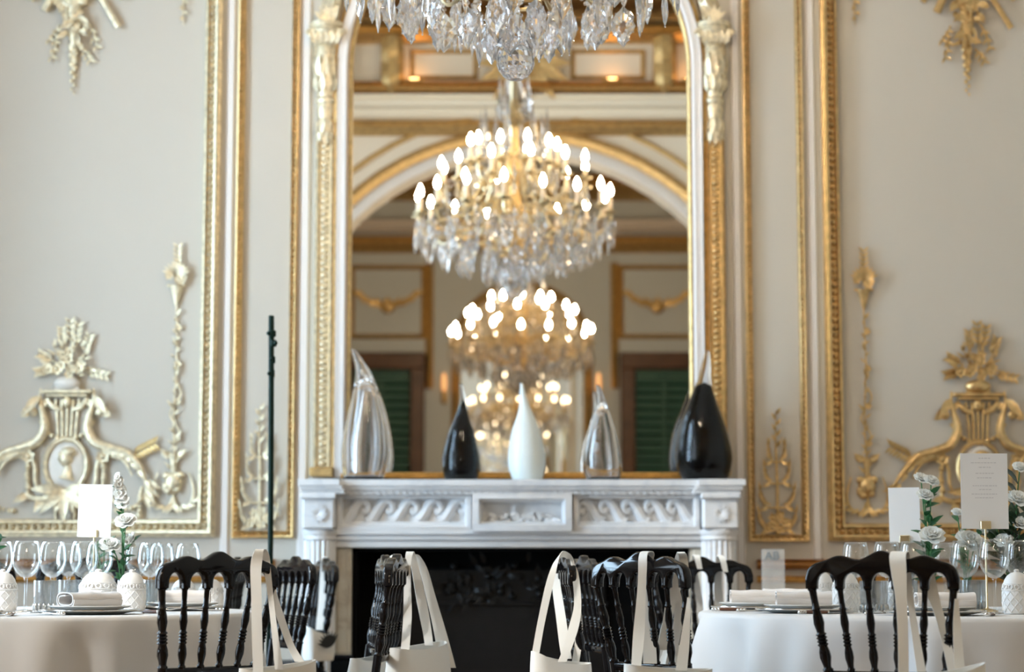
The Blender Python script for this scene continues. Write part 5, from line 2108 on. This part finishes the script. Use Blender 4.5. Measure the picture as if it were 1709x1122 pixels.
def arrangement(px, Y, label, stems, vase_h=0.09, vase_r=0.026, leafmat='leaf', seed=1, group=None, leaf_n=5, leaf_L=0.055):
    """Small glass bud vase with stems: each stem (tip px, tip py, depth shift, bloom radius, kind)."""
    x, y = at_px(px, Y)
    t = thing('flower_vase', label, 'flowers', (x, y, ZT), 0, group)
    mb = MB()
    mb.lathe([(vase_r * 0.6, 0), (vase_r * 0.95, 0.001), (vase_r, 0.012), (vase_r * 0.95, vase_h * 0.6), (vase_r * 0.75, vase_h), (vase_r * 0.70, vase_h), (vase_r * 0.88, vase_h * 0.58), (vase_r * 0.9, 0.014), (vase_r * 0.5, 0.01)], 20)
    mb.build('bud_vase', M['glass'], t, angle=60)
    rr = random.Random(seed)
    base = Vector((x, y, ZT))
    st, lf, bl = MB(), MB(), []
    for i, (tx, ty, dy, r, kind) in enumerate(stems):
        tip = P(tx, ty, Y + dy) - base
        root = Vector((rr.uniform(-0.3, 0.3) * vase_r, rr.uniform(-0.3, 0.3) * vase_r, 0.01))
        neck = Vector((tip.x * 0.12, tip.y * 0.12, vase_h))
        pts = smooth_path([root, neck, (neck + tip) / 2 + Vector((tip.x * -0.10, 0, 0.02)), tip], 5)
        st.tube(pts, 0.0022, 6)
        n = leaf_n
        for k in range(n):
            q = Vector(pts[int(len(pts) * (0.35 + 0.58 * k / n))])
            a = rr.uniform(0, 2 * PI)
            d = Vector((math.cos(a), math.sin(a) * 0.7, rr.uniform(0.2, 1.0)))
            lf.leaf3(q, d, (0, -0.6, 1), leaf_L * rr.uniform(0.7, 1.25), leaf_L * 0.42, 0.3, 0.2, 0.0012, 4)
        if r:
            bl.append((tip, r, kind, i))
    st.build('stems', M['stem'], t)
    lf.build('leaves', M[leafmat], t)
    for (tip, r, kind, i) in bl:
        mb = MB()
        if kind == 'rose':
            blossom(mb, tip, r, (rr.uniform(-0.3, 0.3), -0.7, 0.8), seed * 10 + i)
        elif kind == 'spike':       # stock: several florets up the stem
            for k in range(7):
                blossom(mb, tip + Vector((rr.uniform(-0.5, 0.5) * r, rr.uniform(-0.5, 0.3) * r, -k * r * 0.55)), r * (0.55 + 0.06 * k), (rr.uniform(-0.8, 0.8), -0.8, 0.3), seed + i + k, ((6, 1.0, 0.9), (4, 0.6, 0.35)))
        else:
            for k in range(3):
                blossom(mb, tip + Vector((rr.uniform(-0.7, 0.7) * r, 0, rr.uniform(-0.4, 0.4) * r)), r * 0.75, (rr.uniform(-0.8, 0.8), -0.6, 0.6), seed + i + k, ((6, 1.0, 0.9), (5, 0.7, 0.4)))
        mb.build('blossom', M['petal'], t)
    return t


arrangement(203, 7.12, 'tall white flower spike in a bud vase beside the single menu card',
            [(203, 796, 0, 0.027, 'spike'), (210, 872, -0.02, 0.034, 'rose'), (184, 912, -0.02, 0.032, 'rose'), (220, 903, 0.02, 0.034, 'cluster'), (206, 850, 0, 0, '')],
            0.10, 0.020, 'leaf', 3, 'white flowers in bud vases', 5, 0.040)
arrangement(170, 7.42, 'low sprig of green leaves and a small white bloom under the single menu card',
            [(160, 905, 0, 0, ''), (176, 902, 0, 0.016, 'cluster'), (150, 915, 0, 0, '')], 0.08, 0.022, 'leaf', 5, 'white flowers in bud vases', 6, 0.042)
arrangement(-14, 6.95, 'green leafy sprig at the picture edge of the shaded table',
            [(0, 902, 0, 0, ''), (-20, 880, 0, 0.022, 'rose')], 0.10, 0.022, 'leaf', 8, 'white flowers in bud vases', 6, 0.05)
arrangement(1552, 7.05, 'white blooms on dark green stalks between the two menu cards',
            [(1537, 800, 0, 0.024, 'rose'), (1554, 804, -0.02, 0.024, 'rose'), (1543, 828, -0.03, 0.026, 'rose'), (1556, 897, -0.05, 0.040, 'rose'), (1550, 860, 0, 0, '')],
            0.085, 0.028, 'leaf', 11, 'white flowers in bud vases', 7, 0.055)
arrangement(1612, 7.2, 'white rose and buds low behind the larger menu card',
            [(1597, 856, 0, 0.018, 'rose'), (1618, 907, -0.10, 0.046, 'rose'), (1608, 890, 0, 0.016, 'cluster'), (1640, 885, 0.02, 0.02, 'rose')],
            0.08, 0.03, 'leaf', 13, 'white flowers in bud vases', 6, 0.05)
arrangement(1690, 7.0, 'white flowers with long dark leaves at the picture edge beside the larger menu card',
            [(1702, 782, 0, 0.024, 'rose'), (1698, 835, -0.03, 0.036, 'rose'), (1662, 880, 0.0, 0, ''), (1688, 850, 0, 0, ''), (1706, 875, -0.03, 0.028, 'rose'), (1650, 905, -0.02, 0, ''), (1720, 820, 0.02, 0, ''), (1676, 905, -0.03, 0.03, 'rose')],
            0.09, 0.032, 'leaf_dark', 17, 'white flowers in bud vases', 9, 0.085)


# ------------------------------------------------------------------ tote bags hung on the chairs
def tote(label, straps, topl, topr, zbot, depth=(0, 0.07), mark=False, sag=0.015):
    """Canvas tote: straps = lists of (px, py, Y, half width in m, width direction), body between two top corners (px, py, Y)."""
    a, b = P(*topl), P(*topr)
    c = (a + b) / 2
    t = thing('tote_bag', label, 'bag', (c.x, c.y, zbot), 0, 'canvas tote bags')
    o = Vector((c.x, c.y, zbot))
    ax = (b - a)
    ax.z = 0
    hwid = ax.length / 2
    ax.normalize()
    nr = Vector((-ax.y, ax.x, 0))
    H = (a.z + b.z) / 2 - zbot
    slope = (b.z - a.z) / 2
    n = 40
    vs, fs = [], []
    rings = [(0.0, 0.80, 0.5, 0), (0.02, 0.93, 0.9, 0), (0.2, 0.99, 1.0, 0), (0.55, 1.0, 0.95, 0), (0.85, 0.98, 0.75, 0), (1.0, 0.97, 0.6, 0),
             (0.998, 0.955, 0.55, 1), (0.85, 0.965, 0.70, 1), (0.5, 0.985, 0.9, 1), (0.1, 0.95, 0.9, 1)]
    for (f, kw, kd, inn) in rings:
        for i in range(n):
            q = 2 * PI * i / n
            cx, sx = math.cos(q), math.sin(q)
            ex = math.copysign(abs(cx) ** 0.45, cx)
            ey = math.copysign(abs(sx) ** 0.8, sx)
            wr = 1 + 0.10 * math.sin(5 * q + 7 * f) * (0.3 + 0.7 * f)
            p = ax * (ex * hwid * kw) + nr * (ey * depth[1] / 2 * kd * wr) + Vector((0, 0, H * f + slope * ex * f - sag * f * (1 - ex * ex) * (1 if sx < 0 else 0.4)))
            vs.append(p)
    for r in range(len(rings) - 1):
        for i in range(n):
            j = (i + 1) % n
            fs.append([r * n + i, r * n + j, (r + 1) * n + j, (r + 1) * n + i])
    fs.append(list(range(n))[::-1])
    fs.append([(len(rings) - 1) * n + i for i in range(n)])
    mb = MB()
    mb.add(vs, fs)
    body = mb.build('bag_body', M['canvas'], t, angle=60)
    if mark:
        mb = MB()
        rr = random.Random(6)
        for k in range(9):
            an = 0.9 + 0.25 * k
            s_ = -1 if nr.y > 0 else 1
            mb.leaf3(Vector((0.02, 0, H * 0.45)) + nr * (s_ * depth[1] * 0.5), ax * math.cos(an) + Vector((0, 0, math.sin(an))), nr * s_, 0.07, 0.016, 0.02, 0.05)
        mb.build('leaf_print', M['print'], body)
    for st in straps:
        pts = smooth_path([tuple(P(q[0], q[1], q[2])) for q in st], 5)
        ws = smooth_path([(q[3], q[4][0], q[4][1], q[4][2]) for q in st], 5)
        mb = MB()
        mb.strip([Vector(p) - o for p in pts], [Vector(w[1:]).normalized() * w[0] for w in ws], 0.0022)
        mb.build('strap', M['canvas'], t, angle=60)
    return t


DX = (0.73, 0.68, 0)     # along the crest of the shaded table's chair
F1 = (1, 0, 0)
tote('cream tote hanging on the strapped chair of the shaded table', [
    [(431, 1125, 5.84, .014, F1), (429, 1060, 5.86, .0145, F1), (428, 1000, 5.89, .0145, F1), (427, 950, 5.915, .0155, F1), (431, 923, 5.93, .016, DX), (435, 917.5, 5.96, .0155, DX),
     (441, 923, 5.995, .0145, DX), (446, 950, 6.01, .010, F1), (452, 1000, 5.99, .008, F1), (459, 1060, 5.93, .009, F1), (466, 1118, 5.90, .012, F1)],
    [(446, 950, 6.03, .008, F1), (456, 990, 6.03, .012, (0.8, 0, -0.3)), (468, 1030, 6.03, .014, (0.8, 0, -0.3)), (484, 1075, 6.02, .014, (0.8, 0, -0.3)), (500, 1105, 6.0, .014, F1)]],
    (398, 1116, 5.85), (528, 1101, 6.0), 0.26)
tote('printed white tote hanging beyond the cream one, beside the fireplace column', [
    [(533, 1052, 9.05, .016, F1), (537, 1010, 9.12, .016, F1), (539, 965, 9.20, .014, F1), (541, 936, 9.225, .013, F1), (542, 930.0, 9.26, .013, F1), (544, 936, 9.30, .013, F1), (546, 975, 9.31, .013, F1), (548, 1040, 9.30, .013, F1)]],
    (510, 1046, 8.98), (553, 1057, 9.08), 0.487, (0, 0.09), True)
tote('white tote hanging on the edge-on chair before the firebox', [
    [(676, 1085, 6.86, .014, F1), (680, 1030, 6.93, .014, F1), (680, 980, 6.98, .012, F1), (681, 940, 7.0, .010, F1), (683, 925, 7.01, .012, F1), (686, 923, 7.03, .012, F1), (692, 945, 7.05, .013, (0.9, 0.3, 0)),
     (703, 1000, 7.07, .017, (0.9, 0.3, 0)), (713, 1055, 7.06, .015, F1), (716, 1078, 7.03, .014, F1)],
    [(690, 926, 7.04, .010, F1), (696, 930, 7.06, .012, F1), (708, 955, 7.09, .014, (0.8, 0.2, 0.35)), (720, 1000, 7.11, .016, (0.8, 0.2, 0.35)), (733, 1050, 7.12, .020, (0.8, 0.2, 0.3)), (748, 1115, 7.10, .026, F1)]],
    (652, 1082, 6.84), (742, 1070, 7.1), 0.36, (0, 0.12))
tote('small white tote corner below the half hidden edge-on chair', [
    [(640, 1105, 7.26, .012, F1), (646, 1060, 7.33, .011, F1), (652, 1000, 7.37, .011, F1), (655, 950, 7.40, .011, F1), (655, 932, 7.42, .010, F1), (657, 928.5, 7.44, .010, F1), (660, 934, 7.46, .010, F1), (660, 1000, 7.44, .011, F1), (650, 1080, 7.40, .012, F1)]],
    (588, 1099, 7.0), (640, 1092, 7.3), 0.485, (0, 0.07))
tote('white tote with wide looped straps before the firebox', [
    [(894, 1090, 6.80, .012, F1), (903, 1040, 6.81, .012, F1), (916, 980, 6.82, .0125, F1), (927, 940, 6.84, .012, (0.8, 0, 0.6)), (935, 927, 6.87, .011, (0.4, 0, 0.9)), (945, 926.5, 6.90, .010, (0.2, 0, 1)), (955, 938, 6.92, .010, (0.7, 0, -0.6)),
     (961, 965, 6.90, .011, F1), (964, 1010, 6.87, .012, F1), (958, 1045, 6.83, .016, F1), (946, 1085, 6.79, .014, F1), (938, 1105, 6.78, .014, F1)],
    [(926, 958, 7.25, .013, F1), (930, 990, 7.10, .015, F1), (936, 1030, 6.98, .016, F1), (942, 1075, 6.92, .017, F1), (946, 1100, 6.9, .016, F1)],
    [(962, 1010, 6.93, .012, F1), (966, 1040, 6.95, .013, F1), (965, 1075, 6.94, .012, F1), (960, 1108, 6.92, .012, F1)]],
    (887, 1087, 6.78), (986, 1106, 6.9), 0.30, (0, 0.10), False, 0.02)
tote('cream tote on the strapped chair at the bright cloth edge', [
    [(1061, 1122, 5.820, .013, F1), (1066, 1060, 5.940, .016, F1), (1070, 1000, 5.990, .013, F1), (1072, 960, 6.025, .012, F1), (1073, 930, 6.045, .014, (0.8, -0.6, 0)), (1077, 921.5, 6.070, .014, (0.8, -0.6, 0)), (1086, 924, 6.110, .012, (0.8, -0.6, 0)),
     (1083, 945, 6.130, .010, F1), (1080, 1000, 6.120, .012, F1), (1083, 1060, 6.090, .018, F1), (1085, 1108, 6.070, .020, F1)],
    [(1137, 1120, 5.83, .016, F1), (1143, 1070, 5.86, .013, F1), (1148, 1020, 5.90, .007, F1), (1149, 990, 5.97, .004, F1), (1144, 960, 6.02, .010, F1), (1141, 935, 6.03, .012, F1), (1138, 923.5, 6.005, .012, (0.8, -0.6, 0)), (1134, 926, 6.04, .012, (0.8, -0.6, 0)),
     (1128, 960, 6.07, .014, F1), (1120, 1000, 6.10, .014, F1), (1112, 1050, 6.11, .014, F1), (1106, 1085, 6.10, .014, F1)]],
    (1040, 1108, 5.770), (1190, 1116, 5.840), 0.24, (0, 0.10))
tote('pale tote behind the strapped chair, its straps crossing under the crest', [
    [(1118, 1110, 6.360, .014, F1), (1128, 1060, 6.340, .014, F1), (1133, 1020, 6.320, .015, F1), (1122, 975, 6.290, .018, F1), (1116, 955, 6.270, .017, F1), (1112, 935, 6.240, .014, F1)],
    [(1100, 1105, 6.400, .013, F1), (1108, 1060, 6.380, .014, F1), (1118, 1020, 6.360, .012, F1), (1128, 990, 6.340, .012, F1), (1132, 960, 6.300, .012, F1), (1130, 938, 6.260, .012, F1)]],
    (1086, 1080, 6.460), (1140, 1076, 6.360), 0.34, (0, 0.08))
tote('white tote hanging behind the chair before the fluted column', [
    [(1162, 1100, 8.46, .018, F1), (1166, 1060, 8.46, .022, F1), (1164, 1000, 8.44, .020, F1), (1160, 960, 8.41, .012, F1), (1160, 931, 8.375, .012, F1), (1162, 927.0, 8.35, .012, F1), (1164, 932, 8.325, .012, F1), (1168, 950, 8.33, .010, F1)],
    [(1197, 1080, 8.48, .014, F1), (1200, 1020, 8.46, .020, F1), (1198, 975, 8.43, .015, F1), (1200, 932, 8.375, .012, F1), (1202, 928.5, 8.35, .012, F1), (1206, 934, 8.325, .012, F1), (1211, 955, 8.33, .010, F1)]],
    (1138, 1078, 8.46), (1222, 1080, 8.46), 0.36, (0, 0.10))
DR = (0.92, -0.39, 0)
tote('white tote hanging on the nearest chair at the bright table', [
    [(1508, 1130, 5.44, .0135, F1), (1507, 1060, 5.46, .0135, F1), (1504, 1000, 5.49, .015, F1), (1500, 955, 5.53, .020, F1), (1498, 930, 5.555, .022, DR), (1501, 921.5, 5.585, .021, DR), (1507, 925, 5.61, .018, DR),
     (1512, 950, 5.62, .013, F1), (1519, 1000, 5.60, .009, F1), (1528, 1060, 5.56, .010, F1), (1538, 1122, 5.52, .012, F1)],
    [(1545, 948, 5.60, .020, F1), (1549, 975, 5.62, .022, F1), (1560, 1005, 5.62, .017, (0.9, 0, -0.3)), (1570, 1035, 5.60, .014, (0.9, 0, -0.3)), (1580, 1075, 5.55, .012, F1), (1590, 1122, 5.5, .012, F1)],
    [(1596, 1000, 5.50, .004, F1), (1597, 1040, 5.50, .010, F1), (1599, 1080, 5.48, .012, F1), (1602, 1125, 5.46, .014, F1)]],
    (1494, 1134, 5.43), (1646, 1106, 5.42), 0.20, (0, 0.12))
